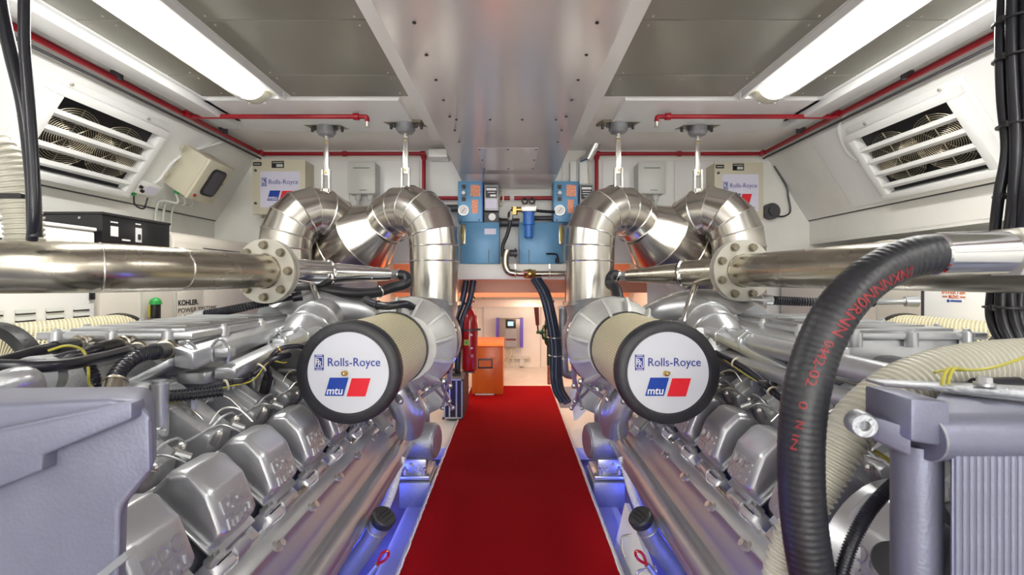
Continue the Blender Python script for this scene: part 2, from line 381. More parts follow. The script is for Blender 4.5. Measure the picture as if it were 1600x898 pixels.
# ------------------------------------------------------------------ fluorescent lights
def light_fixture(s, y0, y1, lab, grp=None):
    X0, X1 = s*1.57, s*1.885; t = thing('ceiling_light', lab, 'light', (s*1.73, (y0+y1)/2, HC-.06), grp)
    fr = MB().bx(s*1.575, s*1.60, y0, y1, HC-.05, HC, .003, 1).bx(s*1.86, s*1.885, y0, y1, HC-.05, HC, .003, 1).bx(X0, X1, y0-.03, y0, HC-.05, HC).bx(X0, X1, y1, y1+.03, HC-.05, HC)
    fr.bx(s*1.60, s*1.86, y0, y1, HC-.015, HC-.005); part('frame', fr, M_['white2'], t)
    part('wood_strip', MB().bx(s*1.625, s*1.645, y0+.01, y1-.02, HC-.035, HC-.016), M_['beige'], t)
    prof = [(s*1.745+.095*math.cos(a), HC-.02-.075*math.sin(a)) for a in [PI*i/8 for i in range(9)]]
    part('diffuser', MB().prism(prof, y0+.04, y1-.10), M_['lamp'], t)
    part('end_cap', MB().prism([(s*1.745+.098*math.cos(a), HC-.018-.08*math.sin(a)) for a in [PI*i/10 for i in range(11)]], y1-.10, y1-.015, .006), M_['lamp_end'], t)
    for x in (-.05, .05): part('clip', MB().bx(s*1.745+x-.008, s*1.745+x+.008, y1-.02, y1-.005, HC-.09, HC-.02, .002, 1), M_['white2'], t)
light_fixture(-1, 1.55, 3.17, 'long fluorescent ceiling light on the left, glaring white')
light_fixture(1, 1.55, 3.17, 'long fluorescent ceiling light on the right, glaring white')
light_fixture(-1, -1.6, 0.2, 'added unseen fluorescent ceiling light behind the viewer on the left')  # rear fixtures are added for extra light, repeating the visible pair
light_fixture(1, -1.6, 0.2, 'added unseen fluorescent ceiling light behind the viewer on the right')
light_fixture(-1, -4.4, -2.6, 'added unseen fluorescent ceiling light at the far end behind the viewer on the left')
light_fixture(1, -4.4, -2.6, 'added unseen fluorescent ceiling light at the far end behind the viewer on the right')
# ------------------------------------------------------------------ red sprinkler pipework
def red_pipe(s, side):
    t = thing('sprinkler_pipe', 'thin red sprinkler pipe along the %s edge of the ceiling and down the bulkhead' % side, 'pipe', (s*2.45, 4.5, 2.5))
    r = .019; c = (s*2.46, 4.52, 2.505)
    part('pipe_run', MB().cyl((s*2.43, YF+.05, 2.51), c, r, n=12), M_['red_pipe'], t)
    xd = s*.865 if s < 0 else .83
    part('pipe_run', MB().cyl(c, (xd, 4.52, 2.505), r, n=12), M_['red_pipe'], t)
    part('pipe_run', MB().cyl((xd, 4.52, 2.505), (xd, 4.52, 2.07), r, n=12), M_['red_pipe'], t)
    part('pipe_run', MB().cyl((xd, 4.52, 2.07), (s*.02, 4.52, 2.07), r, n=12), M_['red_pipe'], t)
    part('branch', MB().cyl((s*2.44, 3.49, 2.50), (s*1.13, 3.49, 2.50), r*.92, n=12).tube(catmull([(s*1.13, 3.49, 2.50), (s*1.10, 3.49, 2.495), (s*1.095, 3.49, 2.46)], 4), r*.9, 10), M_['red_pipe'], t)
    part('nozzle', MB().cyl((s*1.095, 3.49, 2.46), (s*1.095, 3.49, 2.425), .016, .012, n=10).cyl((s*1.095, 3.49, 2.424), (s*1.095, 3.49, 2.420), .022, n=12), M_['bolt'], t)
    fm = [((s*2.44, 3.44, 2.508), (s*2.44, 3.54, 2.508)), ((xd+s*.03, 4.52, 2.505), (xd-s*.015, 4.52, 2.505)), ((xd, 4.52, 2.49), (xd, 4.52, 2.45)), ((s*1.2, 3.49, 2.5), (s*1.16, 3.49, 2.5)), ((s*1.66, 4.52, 2.505), (s*1.62, 4.52, 2.505)), ((s*2.44, 4.47, 2.505), (s*2.45, 4.53, 2.505))]
    for a, b in fm: part('fitting', MB().cyl(a, b, r*1.4, n=12), M_['red_pipe'], t)
    for y in (1.0, 1.9, 2.85, 3.9): part('bracket', MB().bx(s*2.41, s*2.48, y-.012, y+.012, 2.50, 2.555, .003, 1), M_['dark_metal'], t)
red_pipe(-1, 'left'); red_pipe(1, 'right')
for s in (-1, 1):                                     # conduit beside the pipe
    solo('conduit', MB().cyl((s*2.50, YF+.05, 2.475), (s*2.50, 4.58, 2.475), .010, n=8), M_['dark_metal'], 'thin dark conduit running beside the red pipe on the %s' % ('left' if s < 0 else 'right'), 'conduit')
# ------------------------------------------------------------------ louvred vents on the slopes
def slope(s, a, y, h):                                # a metres down the slope, h metres off it
    return Vector((s*(2.5+.541*a)-s*.841*h, y, HC-.841*a-.541*h))
def slope_M(s): return basis((0, 0, 0), (s*.541, 0, -.841), (0, 1, 0), (-s*.841, 0, -.541)) if s > 0 else basis((0, 0, 0), (-.541, 0, -.841), (0, 1, 0), (.841, 0, -.541))
def sbox(mb, s, a0, a1, y0, y1, h0, h1, bev=0):
    q = [slope(s, a, y, h0) for a, y in ((a0, y0), (a1, y0), (a1, y1), (a0, y1))]; r = [slope(s, a, y, h1) for a, y in ((a0, y0), (a1, y0), (a1, y1), (a0, y1))]
    return mb.loft(q, r, bev)
def vent(s, y0, y1, lab):
    a0, a1 = .19, .77; t = thing('louvre_vent', lab, 'vent', slope(s, .77, (y0+y1)/2, .02))
    part('flange', sbox(MB(), s, a0-.04, a1+.01, y0-.03, y1+.03, .006, .016, .002), M_['white2'], t)
    part('recess_shade', sbox(MB(), s, a0+.03, a1-.03, y0+.03, y1-.03, .016, .02), M_['dark'], t)  # flat dark sheet painted as the shade behind the slats
    fr = MB(); h = .085
    for (b0, b1, c0, c1) in ((a0, a0+.055, y0, y1), (a1-.045, a1, y0, y1), (a0+.055, a1-.045, y0, y0+.06), (a0+.055, a1-.045, y1-.06, y1)):
        q = [(b0, c0), (b1, c0), (b1, c1), (b0, c1)]
        sbox(fr, s, b0, b1, c0, c1, .016, h, .004)
    part('frame', fr, M_['white2'], t)
    for k in range(4):
        a = a0+.055+(k+.75)*(a1-a0-.10)/4.6
        q = [slope(s, a, y0+.05, .078), slope(s, a+.028, y0+.05, .088), slope(s, a+.058, y0+.05, .050), slope(s, a+.042, y0+.05, .040)]
        r = [v+Vector((0, y1-y0-.10, 0)) for v in q]
        part('slat', MB().loft(q, r, .003, 1), M_['white2'], t)
    for yc in ((y0*.70+y1*.30), (y0*.30+y1*.70)):
        g = MB(); c = slope(s, (a0+a1)/2, yc, .036); ax = slope(s, 0, 0, 1)-slope(s, 0, 0, 0)
        for R in [.02+.0145*i for i in range(13)]: g.ring(c, ax, R, .0028, 26, 4)
        x, y, z = frame(ax)
        for k in range(4):
            dv = x*math.cos(k*PI/4)+y*math.sin(k*PI/4); g.cyl(c-dv*.2, c+dv*.2, .003, n=5)
        part('fan_guard', g, M_['wire'], t)
    for a, y in ((a0-.018, y0+.12), (a0-.018, y1-.15), ((a0+a1)/2, y1+.015), (a1-.0, y1+.015)):
        c = slope(s, a, y, .016); part('bolt', MB().bolt(c, slope(s, 0, 0, 1)-slope(s, 0, 0, 0), .009, .01), M_['bolt'], t)
vent(-1, 2.58, 3.42, 'white louvred air vent on the left sloping wall'); vent(1, 2.66, 3.52, 'white louvred air vent on the right sloping wall')
vt = thing('louvre_vent', 'corner of a second framed vent at the far right edge, behind the cable bundle', 'vent', slope(1, .5, 2.3, 0))
mb = MB(); sbox(mb, 1, .30, .33, 1.75, 2.50, .006, .03); sbox(mb, 1, .33, .75, 2.47, 2.50, .006, .03); sbox(mb, 1, .72, .75, 1.75, 2.50, .006, .03); part('frame', mb, M_['white2'], vt)
part('pane', sbox(MB(), 1, .33, .72, 1.75, 2.47, .006, .012), M_['greybox'], vt)
part('catch', sbox(MB(), 1, .30, .34, 2.42, 2.46, .03, .05, .004), M_['black'], vt)
# tilted beige box on the left slope
t = thing('alarm_box', 'beige enclosure with a dark oval window, tilted on the left sloping wall', 'box', slope(-1, .5, 3.9, 0))
A0, A1, Y0, Y1, HH = .24, .60, 3.72, 4.03, .24
part('body', sbox(MB(), -1, A0, A1, Y0, Y1, .006, HH-.03, .006), M_['beige'], t)
part('door', sbox(MB(), -1, A0-.005, A1+.005, Y0-.005, Y1+.005, HH-.028, HH, .006), M_['beige'], t)
def rrect(mb, s, a0, a1, y0, y1, h0, h1, r=.04):
    pts = []
    for (ca, cy, st) in ((a1-r, y1-r, 0), (a0+r, y1-r, 1), (a0+r, y0+r, 2), (a1-r, y0+r, 3)):
        for k in range(5):
            an = PI/2*(st+k/4); pts.append((ca+r*math.cos(an), cy+r*math.sin(an)))
    return mb.loft([slope(s, a, y, h0) for a, y in pts], [slope(s, a, y, h1) for a, y in pts])
wn = part('window_seal', rrect(MB(), -1, A0+.05, A1-.06, Y0+.08, Y1-.05, HH, HH+.008, .045), M_['blackpl'], t)
part('window_pane', rrect(MB(), -1, A0+.07, A1-.08, Y0+.10, Y1-.07, HH+.008, HH+.010, .03), M_['glass_dark'], t)
part('indicator', MB().cyl(slope(-1, A1-.04, Y0+.05, HH), slope(-1, A1-.04, Y0+.05, HH+.012), .012, n=12), M_['red'], t)
part('latch', MB().cyl(slope(-1, .4, Y1-.03, HH), slope(-1, .4, Y1-.03, HH+.012), .012, n=12), M_['bolt'], t)
for a in (A0+.03, A1-.08): part('mounting_lug', MB().cyl(slope(-1, a, Y0-.03, .008), slope(-1, a, Y0-.03, .03), .02, n=12), M_['beige'], t)
for y in (3.78, 3.86, 3.95):
    part('gland', MB().cyl(slope(-1, A1, y, .1), slope(-1, A1+.03, y, .1), .022, n=10), M_['green'], t)
    p = slope(-1, A1+.03, y, .1); part('cable', MB().tube(catmull([p, p+Vector((.01, 0, -.08)), (-2.9+.02*(y-3.7), y, 1.9), (-2.93, y, 1.66)], 5), .009, 8), M_['greybox'], t)
t = thing('junction_box', 'small white junction box with a blue and grey label, below the left louvred vent', 'box', slope(-1, .7, 3.55, 0))
part('body', sbox(MB(), -1, .62, .72, 3.44, 3.66, .006, .07, .004), M_['white2'], t)
part('label_plate', sbox(MB(), -1, .64, .70, 3.53, 3.64, .07, .072), M_['poster'], t)
for y in (3.47, 3.50): part('knob', MB().cyl(slope(-1, .66+(y-3.47), y, .07), slope(-1, .66+(y-3.47), y, .085), .013, n=12), M_['black'], t)
part('gland', MB().cyl(slope(-1, .72, 3.48, .04), slope(-1, .75, 3.48, .04), .022, n=10), M_['green'], t)
a = slope(-1, .75, 3.50, .04); part('cable', MB().tube(catmull([a, a+Vector((0, .01, -.07)), a+Vector((.01, .08, -.09)), a+Vector((.01, .12, 0))], 5), .006, 6), M_['cable'], t)
solo('conduit', MB().tube(catmull([slope(-1, .05, 4.1, .012), slope(-1, .35, 3.72, .012), slope(-1, .60, 3.66, .012), slope(-1, .63, 3.52, .03), slope(-1, .56, 3.44, .02)], 6), .011, 8), M_['white2'], 'white cable conduit curving between the left vent and the tilted beige box', 'conduit')
solo('conduit', MB().tube(catmull([slope(1, .03, 3.45, .014), slope(1, .12, 3.60, .014), slope(1, .30, 3.66, .014), slope(1, .42, 3.62, .014)], 6), .013, 8), M_['white2'], 'short white conduit dropping from the red pipe beside the right vent', 'conduit')
# ------------------------------------------------------------------ printed logos
def para(mb, M, cx, cy, w, h, sh, z0, z1):
    q = [(cx-w/2-sh/2, cy-h/2), (cx+w/2-sh/2, cy-h/2), (cx+w/2+sh/2, cy+h/2), (cx-w/2+sh/2, cy+h/2)]
    return mb.loft([M @ Vector((x, y, z0)) for x, y in q], [M @ Vector((x, y, z1)) for x, y in q])
def logos(t, M, k):
    """sheet of printed marks; k = metres per reference pixel of the round filter disc"""
    e = .0012
    part('lettering', text_mb(MB(), 'Rolls-Royce', M @ Matrix.Translation((9.5*k, 14.5*k, 0)), 81*k, 17*k, e), M_['logo_blue'], t)
    b = part('emblem', para(MB(), M, -44.5*k, 16*k, 14*k, 24*k, 0, 0, e), M_['logo_blue'], t)
    fr = MB()
    for (x, y, w_, h_) in ((-50, 16, .8, 16), (-39, 16, .8, 16), (-44.5, 24, 11, .8), (-44.5, 8.2, 11, .8), (-44.5, 26.6, 10, .9), (-44.5, 5.6, 10, .9)): para(fr, M, x*k, y*k, w_*k, h_*k, 0, e, 2*e)
    text_mb(fr, 'R', M @ Matrix.Translation((-46*k, 17.5*k, e)), 6*k, 9*k, e); text_mb(fr, 'R', M @ Matrix.Translation((-43*k, 14.0*k, e)), 6*k, 9*k, e)
    part('emblem_print', fr, M_['print_white'], b)
    bl = part('blue_mark', para(MB(), M, -17.5*k, -21.5*k, 29*k, 28*k, 8*k, 0, e), M_['sign_blue'], t)
    part('lettering', text_mb(MB(), 'mtu', M @ Matrix.Translation((-20*k, -28.5*k, e)), 24*k, 10*k, e, .015, .15), M_['print_white'], bl)
    part('red_mark', para(MB(), M, 16.5*k, -22.5*k, 29*k, 28*k, 8*k, 0, e), M_['sign_red'], t)
# control panels on the bulkhead
def control_panel(s, lab):
    Y = 4.38; x0, x1 = (-2.47, -1.965) if s < 0 else (1.925, 2.39)
    z1, z0 = H+190/F*Y, H+106/F*Y
    if s > 0: z1, z0 = H+186/F*Y, H+100/F*Y
    t = thing('control_panel', lab, 'control panel', ((x0+x1)/2, Y+.1, z0))
    part('body', MB().bx(x0+.005, x1-.005, Y+.015, YB-.013, z0, z1, .006), M_['beige'], t)
    part('door', MB().bx(x0, x1, Y, Y+.014, z0-.005, z1+.005, .004), M_['beige'], t)
    w = x1-x0; px0 = x0+w*.155; px1 = x1-w*.10; pz0 = z0+(z1-z0)*.12; pz1 = z1-(z1-z0)*.21
    part('sheet', MB().bx(px0, px1, Y-.002, Y, pz0, pz1), M_['poster'], t)
    M = basis(((px0+px1)/2, Y-.002, (pz0+pz1)/2+.015), (1, 0, 0), (0, 0, 1), (0, -1, 0)); logos(t, M, (px1-px0)/110)
    a = part('name_plate', MB().bx(x0+.01, x0+.09, Y-.003, Y, z1-.055, z1-.02), M_['black'], t)
    part('engraving', MB().bx(x0+.02, x0+.08, Y-.004, Y-.003, z1-.042, z1-.035), M_['greybox'], a)
    a = part('name_plate', MB().bx(x0+w*.37, x0+w*.6, Y-.003, Y, z1-.075, z1-.01), M_['black'], t)
    part('engraving', MB().bx(x0+w*.46, x0+w*.58, Y-.004, Y-.003, z1-.065, z1-.04).bx(x0+w*.39, x0+w*.58, Y-.004, Y-.003, z1-.028, z1-.022), M_['greybox'], a)
    for z in (z1-.10, z0+.10): part('lock', MB().cyl((x0+.035, Y, z), (x0+.035, Y-.012, z), .012, n=12), M_['dark_metal'], t)
    for x in (x0+.06, x1-.06): part('foot', MB().bx(x-.01, x+.01, Y+.05, YB-.013, z0-.03, z0), M_['bolt'], t)
control_panel(-1, 'beige control panel with printed logo sheet on the bulkhead, left side')
control_panel(1, 'beige control panel with printed logo sheet on the bulkhead, right side')
def grey_box(s, lab):
    Y = 4.42; xc = -1.445 if s < 0 else 1.345
    z1 = H+187/F*Y; z0 = H+138/F*Y
    t = thing('terminal_box', lab, 'box', (xc, Y+.1, z0))
    part('body', MB().bx(xc-.132, xc+.132, Y+.03, YB-.013, z0, z1, .012), M_['greybox'], t)
    part('lid', MB().bx(xc-.135, xc+.135, Y, Y+.03, z0-.004, z1+.004, .012), M_['greybox'], t)
    part('engraving', MB().bx(xc-.08, xc+.08, Y-.001, Y, z1-.06, z1-.053).bx(xc-.02, xc+.05, Y-.001, Y, z0+.028, z0+.034), M_['dark_metal'], t)
    for x in (-.06, .06): part('gland', MB().cyl((xc+x, Y+.09, z0), (xc+x, Y+.09, z0-.05), .032, .028, n=12).cyl((xc+x, Y+.09, z0-.05), (xc+x, Y+.09, z0-.16), .018, n=10), M_['greybox'], t)
grey_box(-1, 'small grey terminal box on the bulkhead behind the left exhaust pipes')
grey_box(1, 'small grey terminal box on the bulkhead behind the right exhaust pipes')
# ================================================================== EXHAUST DUCTS (left coordinates, mirrored for the right)
def fl(mb, s): return mb.flip() if s > 0 else mb
def fx(v, s): v = Vector(v); return Vector((-v.x, v.y, v.z)) if s > 0 else v
def seg_duct(t, pts, rad, s, first=0):
    """mitred segments, each a part with its own seam bead"""
    pts = [Vector(p) for p in pts]; R = rad if isinstance(rad, list) else [rad]*len(pts); m = len(pts)
    T = [((pts[min(i+1, m-1)]-pts[max(i-1, 0)])).normalized() for i in range(m)]
    n = 56; x, y, z = frame(T[0]); rings = []
    for i in range(m):
        tt = T[i]; x = (x-tt*x.dot(tt)).normalized(); y = tt.cross(x)
        rings.append([pts[i]+(x*math.cos(2*PI*k/n)+y*math.sin(2*PI*k/n))*R[i] for k in range(n)])
    for i in range(m-1):
        mb = MB().add(rings[i]+rings[i+1], [(k, (k+1) % n, n+(k+1) % n, n+k) for k in range(n)]+([tuple(range(n))[::-1]] if i == 0 else [])+([tuple(range(n, 2*n))] if i == m-2 else []))
        sg = part('duct_segment', fl(mb, s), M_['steel'], t)
        part('seam_bead', fl(MB().tube(rings[i+1], .006, 6, closed=True), s), M_['seam'], sg)
def exhaust(s, side):
    Yv = 3.75
    t = thing('exhaust_duct', 'polished exhaust elbow next to the aisle over the %s engine' % side, 'exhaust duct', fx((-.63, Yv, 1.08), s))
    path = [P(679, 472, Yv), P(679, 408, Yv), P(679, 385, Yv), P(677, 364, Yv), P(670, 346, 3.76), P(658, 334, 3.79), P(642, 328, 3.84), P(626, 330, 3.89), P(612, 338, 3.94), P(602, 350, 3.98)]
    seg_duct(t, path, .200, s)
    part('bottom_flange', fl(MB().cyl(P(679, 476, Yv), P(679, 471, Yv), .215, n=40), s), M_['seam'], t)
    t = thing('exhaust_duct', 'polished exhaust elbow on the outboard side of the %s engine' % side, 'exhaust duct', fx((-1.84, Yv, 1.0), s))
    path = [P(446, 480, Yv), P(446, 412, Yv), P(446, 388, Yv), P(449, 366, Yv), P(458, 347, 3.77), P(472, 335, 3.80), P(489, 330, 3.85), P(506, 333, 3.92), P(520, 342, 3.99), P(531, 356, 4.05)]
    seg_duct(t, path, .200, s)
    t = thing('exhaust_collector', 'large polished cone and trunk joining the two exhaust elbows of the %s engine' % side, 'exhaust duct', fx((-1.3, 4.1, 1.1), s))
    seg_duct(t, [P(600, 351, 3.98), P(572, 370, 4.05), P(540, 394, 4.16), P(500, 425, 4.25)], [.195, .315, .31, .30], s)
    # hanger rods
    for (px, py0, Y, who) in ((634, 290, 3.77, 'aisle-side'), (510, 293, 3.84, 'outboard')):
        Yc = Y; X = (px-800)/F*Y
        t = thing('hanger', 'chrome hanger rod with ceiling plate above the %s elbow of the %s engine' % (who, side), 'hanger', fx((X, Y, HC), s))
        zt = HC
        part('ceiling_plate', fl(MB().loft([(X-.17, Y-.05, HC-.022), (X-.13, Y+.06, HC-.022), (X+.17, Y+.06, HC-.022), (X+.13, Y-.05, HC-.022)], [(X-.17, Y-.05, HC-.001), (X-.13, Y+.06, HC-.001), (X+.17, Y+.06, HC-.001), (X+.13, Y-.05, HC-.001)]), s), M_['flange_bolt'], t)
        part('rubber_mount', fl(MB().lathe([(.075, 0), (.078, .05), (.06, .075), (.03, .085)], (X, Y, HC-.017), (0, 0, -1), 24), s), M_['engine2'], t)
        for dx in (-.125, -.09, .09, .125): part('bolt', fl(MB().cyl((X+dx, Y+(.02 if abs(dx) > .1 else -.02), HC-.016), (X+dx, Y+(.02 if abs(dx) > .1 else -.02), HC-.055), .012, n=6), s), M_['dark_metal'], t)
        zb = H-(py0-18-HY)/F*Y
        part('rod', fl(MB().cyl((X, Y, HC-.095), (X, Y, HC-.13), .022, n=12).bx(X-.022, X+.022, Y-.011, Y+.011, zb, HC-.12, .006), s), M_['seam'], t)
        zl = H-(py0+2-HY)/F*Y
        part('lug', fl(MB().bx(X-.035, X-.022, Y-.02, Y+.02, zl-.03, zb+.05).bx(X+.022, X+.035, Y-.02, Y+.02, zl-.03, zb+.05).bx(X-.03, X+.03, Y-.02, Y+.02, zl-.05, zl), s), M_['seam'], t)
        part('pin', fl(MB().cyl((X, Y-.03, zb+.03), (X, Y+.03, zb+.03), .009, n=8).cyl((X, Y-.02, HC-.15), (X, Y+.02, HC-.15), .009, n=8), s), M_['brass'], t)
exhaust(-1, 'left'); exhaust(1, 'right')
# ================================================================== AIR FILTERS
def air_filter(x, z, y0, lab, disc=True):
    t = thing('air_filter', lab, 'air filter', (x, y0+.3, z-.21)); A = (0, 1, 0); o = (x, y0, z)
    L = .64
    cz = link('mesh_drum', MB().lathe([(.200, .05), (.200, L)], (0, 0, 0), A, 64).mesh('mesh_drum', M_['mesh']), t, o)
    part('rim', MB().lathe([(.165, .0), (.172, -.012), (.196, -.012), (.208, -.004), (.213, .02), (.211, .055), (.198, .062), (.165, .05)], o, A, 64, True), M_['rubber'], t)
    part('back_ring', MB().lathe([(.195, L-.005), (.206, L-.005), (.208, L+.02), (.19, L+.02)], o, A, 56, True), M_['black'], t)
    for k in range(26):
        a = 2*PI*k/26; d = Vector((math.cos(a), 0, math.sin(a)))
        part('rim_notch', MB().box(Vector(o)+d*.2115+Vector((0, .022, 0)), (.004, .016, .006), Matrix.Rotation(-a, 3, 'Y')), M_['blackpl'], t)
    if disc:
        part('disc', MB().lathe([(0, -.002), (.165, .0), (.166, .02), (0, .02)], o, A, 64), M_['disc'], t)
        M = basis((x, y0-.0026, z), (1, 0, 0), (0, 0, 1), (0, -1, 0)); logos(t, M, .00262)
        part('knob', MB().cyl((x-.010, y0, z-.002), (x-.010, y0-.012, z-.002), .011, n=10).ball((x-.010, y0-.02, z-.002), .009, 10).bx(x-.022, x+.002, y0-.018, y0-.014, z-.003, z+.007), M_['brass'], t)
    return t
YFL = 1.87
pL = P(544, 582, YFL); pR = P(1044, 582, YFL)
air_filter(pL.x, pL.z, YFL, 'round air filter with white logo disc, beside the aisle on the left engine')
air_filter(pR.x, pR.z, YFL, 'round air filter with white logo disc, beside the aisle on the right engine')
air_filter(-2.15, pL.z-.01, YFL, 'air filter on the outboard side of the left engine, only its mesh top showing', False)
air_filter(2.15, pL.z-.01, YFL, 'air filter on the outboard side of the right engine, only its mesh top showing', False)
# ================================================================== ENGINES
cover_me = {}
def valve_cover_meshes():
    # local frame: section in x,z (world x,z of the left engine), y from 0 (near end) to .225
    sec = [(-.795, .532), (-.760, .578), (-.783, .640), (-.803, .690), (-.862, .748), (-.915, .744), (-.965, .69)]
    cx = -.85; cz = .62
    nn = [(cx+(x-cx)*.90+.0, cz+(z-cz)*.90) for x, z in sec]; nn[0] = (-.800, .545); nn[-1] = (-.955, .69)
    mb = MB().loft([(x, 0, z) for x, z in nn], [(x, .03, z) for x, z in sec], 0)
    full = MB()
    A = [(x, 0, z) for x, z in nn]; B = [(x, .020, z) for x, z in sec]; Cc = [(x, .150, z) for x, z in sec]; D = [(x, .172, z) for x, z in nn]
    n = len(sec); vs = [Vector(p) for p in A+B+Cc+D]
    fs = [tuple(range(n))[::-1], tuple(range(3*n, 4*n))]
    for k in range(3): fs += [(k*n+i, k*n+(i+1) % n, (k+1)*n+(i+1) % n, (k+1)*n+i) for i in range(n)]
    bm = bmesh.new(); V = [bm.verts.new(v) for v in vs]
    for f in fs: bm.faces.new([V[i] for i in f])
    bmesh.ops.recalc_face_normals(bm, faces=bm.faces)
    bmesh.ops.bevel(bm, geom=[e for e in bm.edges], offset=.008, segments=2, affect='EDGES', profile=.5)
    bm.verts.index_update(); full.add([v.co.copy() for v in bm.verts], [[v.index for v in f.verts] for f in bm.faces]); bm.free()
    return full
def cover_text(s):
    # raised lettering on the aisle-side face
    a = Vector((-.762, 0, .578)); b = Vector((-.784, 0, .640)); up = (b-a).normalized()
    nrm = Vector((up.z, 0, -up.x)); o = (a+b)/2
    yd = Vector((0, 1, 0))
    if s > 0: o.x *= -1; up.x *= -1; nrm = Vector((-nrm.x, 0, nrm.z)); yd = Vector((0, -1, 0))
    mb = MB(); c = o+Vector((0, .085, 0))+up*.008
    M1 = basis(c+up*.024-nrm*.001, yd, up, nrm); M2 = basis(c-up*.021-nrm*.001, yd, up, nrm); M3 = basis(c+up*.0015-nrm*.001, yd, up, nrm)
    text_mb(mb, 'DDC', M1, .118, .038, .006, .02); text_mb(mb, 'mtu', M2, .112, .036, .006, .02, .15)
    for v in [( -.065, .065)]:
        q = [(-.060, -.0012), (.060, -.0012), (.060, .0012), (-.060, .0012)]
        mb.loft([M3 @ Vector((x, y, 0)) for x, y in q], [M3 @ Vector((x, y, .004)) for x, y in q])
    return mb
def engine(s, side):
    t = thing('marine_engine', 'large silver marine diesel engine along the %s side of the aisle' % side, 'engine', fx((-1.38, 2.1, -.15), s))
    def p(name, mb, m, par=None, angle=35): return part(name, fl(mb, s), M_[m], par or t, angle)
    Y0, Y1 = .93, 3.2
    # crankcase, sump and valley
    p('crankcase', MB().prism([(-.85, .52), (-.83, .36), (-1.0, .08), (-1.06, -.12), (-1.70, -.12), (-1.76, .08), (-1.93, .36), (-1.91, .52), (-1.80, .63), (-1.64, .52), (-1.12, .52), (-.96, .63)], Y0, Y1, .01), 'engine2')  # darker alloy tone stands in for shade in the crevices
    p('gear_case', MB().prism([(-.84, .5), (-.80, .30), (-.98, .02), (-1.78, .02), (-1.96, .30), (-1.92, .52), (-1.75, .80), (-1.0, .80)], Y1, 3.45, .02), 'engine')
    # cylinder heads' edge, valve covers
    cm = valve_cover_meshes(); cm = fl(cm, s).mesh('valve_cover', M_['engine']); tm = cover_text(s).mesh('lettering', M_['engine'], angle=30)
    gk = fl(MB().loft([(-.782, -.012, .518), (-.968, -.012, .692), (-.968, .185, .692), (-.782, .185, .518)], [(-.776, -.012, .526), (-.960, -.012, .700), (-.960, .185, .700), (-.776, .185, .526)], .003, 1), s).mesh('gasket_rim', M_['engine_lt'])
    for k in range(8):
        y = .95+.265*k; c = link('valve_cover', cm, t, (0, y, 0)); link('lettering', tm, c, (0, y, 0)); link('gasket_rim', gk, c, (0, y, 0))
    # outboard row of covers
    for k in range(8):
        y = .95+.265*k; p('valve_cover', MB().prism([(-1.965, .532), (-2.0, .58), (-1.977, .64), (-1.957, .69), (-1.90, .748), (-1.85, .744), (-1.795, .69)], y, y+.225, .012), 'engine')
    # cover bolts and lumps between the covers
    bm_ = fl(MB().cyl((-.79, 0, .515), (-.765, 0, .54), .017, .015, n=14).cyl((-.765, 0, .54), (-.755, 0, .55), .010, n=6), s).mesh('cover_bolt', M_['engine_lt'])
    for k in range(9): link('cover_bolt', bm_, t, (0, .937+.265*k, 0))
    # head side lumps between the covers and the manifold: machined lugs and ports
    R45 = Matrix.Rotation(math.radians(-45), 3, 'Y')
    lug = fl(MB().box((-.803, 0, .483), (.06, .05, .055), R45, .010).box((-.796, 0, .492), (.03, .07, .06), R45, .008), s).mesh('head_lug', M_['engine_lt'])
    prt = fl(MB().box((-.800, 0, .480), (.07, .085, .055), R45, .010), s).mesh('port_block', M_['arm'])
    hol = fl(MB().box((-.7795, 0, .5005), (.038, .048, .004), R45, .0), s).mesh('port_hole_shade', M_['dark'])  # thin dark patch painted as the shaded hollow of a port
    pin = fl(MB().cyl((-.795, -.05, .484), (-.795, .05, .484), .030, n=20).cyl((-.795, -.02, .484), (-.795, .02, .484), .034, n=20), s).mesh('port_roller', M_['engine_lt'])
    for k in range(9):
        y = .93+.265*k
        a = link('port_block', prt, t, (0, y+.04, 0)); link('port_hole_shade', hol, a, (0, y+.04, 0))
        link('head_lug', lug, t, (0, y+.175, 0)); link('port_roller', pin, t, (0, y+.11, 0))
    # long manifold housing
    Ya, Yb = .80, 3.34
    arc = [(-.672+.052*math.cos(a), .248+.056*math.sin(a)) for a in [-.5+.2*i for i in range(12)]]
    lower = [(-.72, .19)]+arc+[(-.698, .296), (-.703, .306), (-.712, .318), (-.716, .335), (-.722, .356), (-.734, .378), (-.742, .396), (-.742, .418), (-.755, .428), (-.79, .44), (-.80, .40), (-.78, .25)]
    p('manifold_housing', MB().prism(lower, Ya, Yb), 'rail', angle=40)
    p('manifold_top_plate', MB().prism([(-.742, .421), (-.788, .462), (-.794, .456), (-.750, .412)], Ya, Yb-.03, .002), 'engine_lt')
    p('manifold_edge_strip', MB().prism([(-.775, .455), (-.79, .470), (-.80, .46), (-.785, .445)], Ya, Yb-.03), 'engine_lt')
    p('bead_strip', MB().prism([(-.625, .262), (-.618, .242), (-.612, .225), (-.622, .215), (-.64, .23)], Ya, Yb, .003), 'engine_lt')
    p('manifold_end_plate', MB().prism([(-.60, .20), (-.60, .32), (-.68, .45), (-.80, .50), (-.80, .17), (-.66, .17)], Yb, Yb+.03, .006), 'engine')
    bl = fl(MB().bolt((-.742, 0, .414), (.80, 0, .60), .014, .026), s).mesh('bolt', M_['bolt'])
    for k in range(10): link('bolt', bl, t, (0, .95+.252*k, 0))
    for k in range(4):
        q = [(-.800, .468), (-.762, .506), (-.752, .496), (-.790, .458)]
        p('clamp_bar', MB().prism([(-.805, .462), (-.775, .492), (-.762, .480), (-.79, .45)], 1.0+.60*k, 1.33+.60*k, .004), 'pipe_steel')
    # fuel lines above the covers
    fr_ = MB(); pts = []
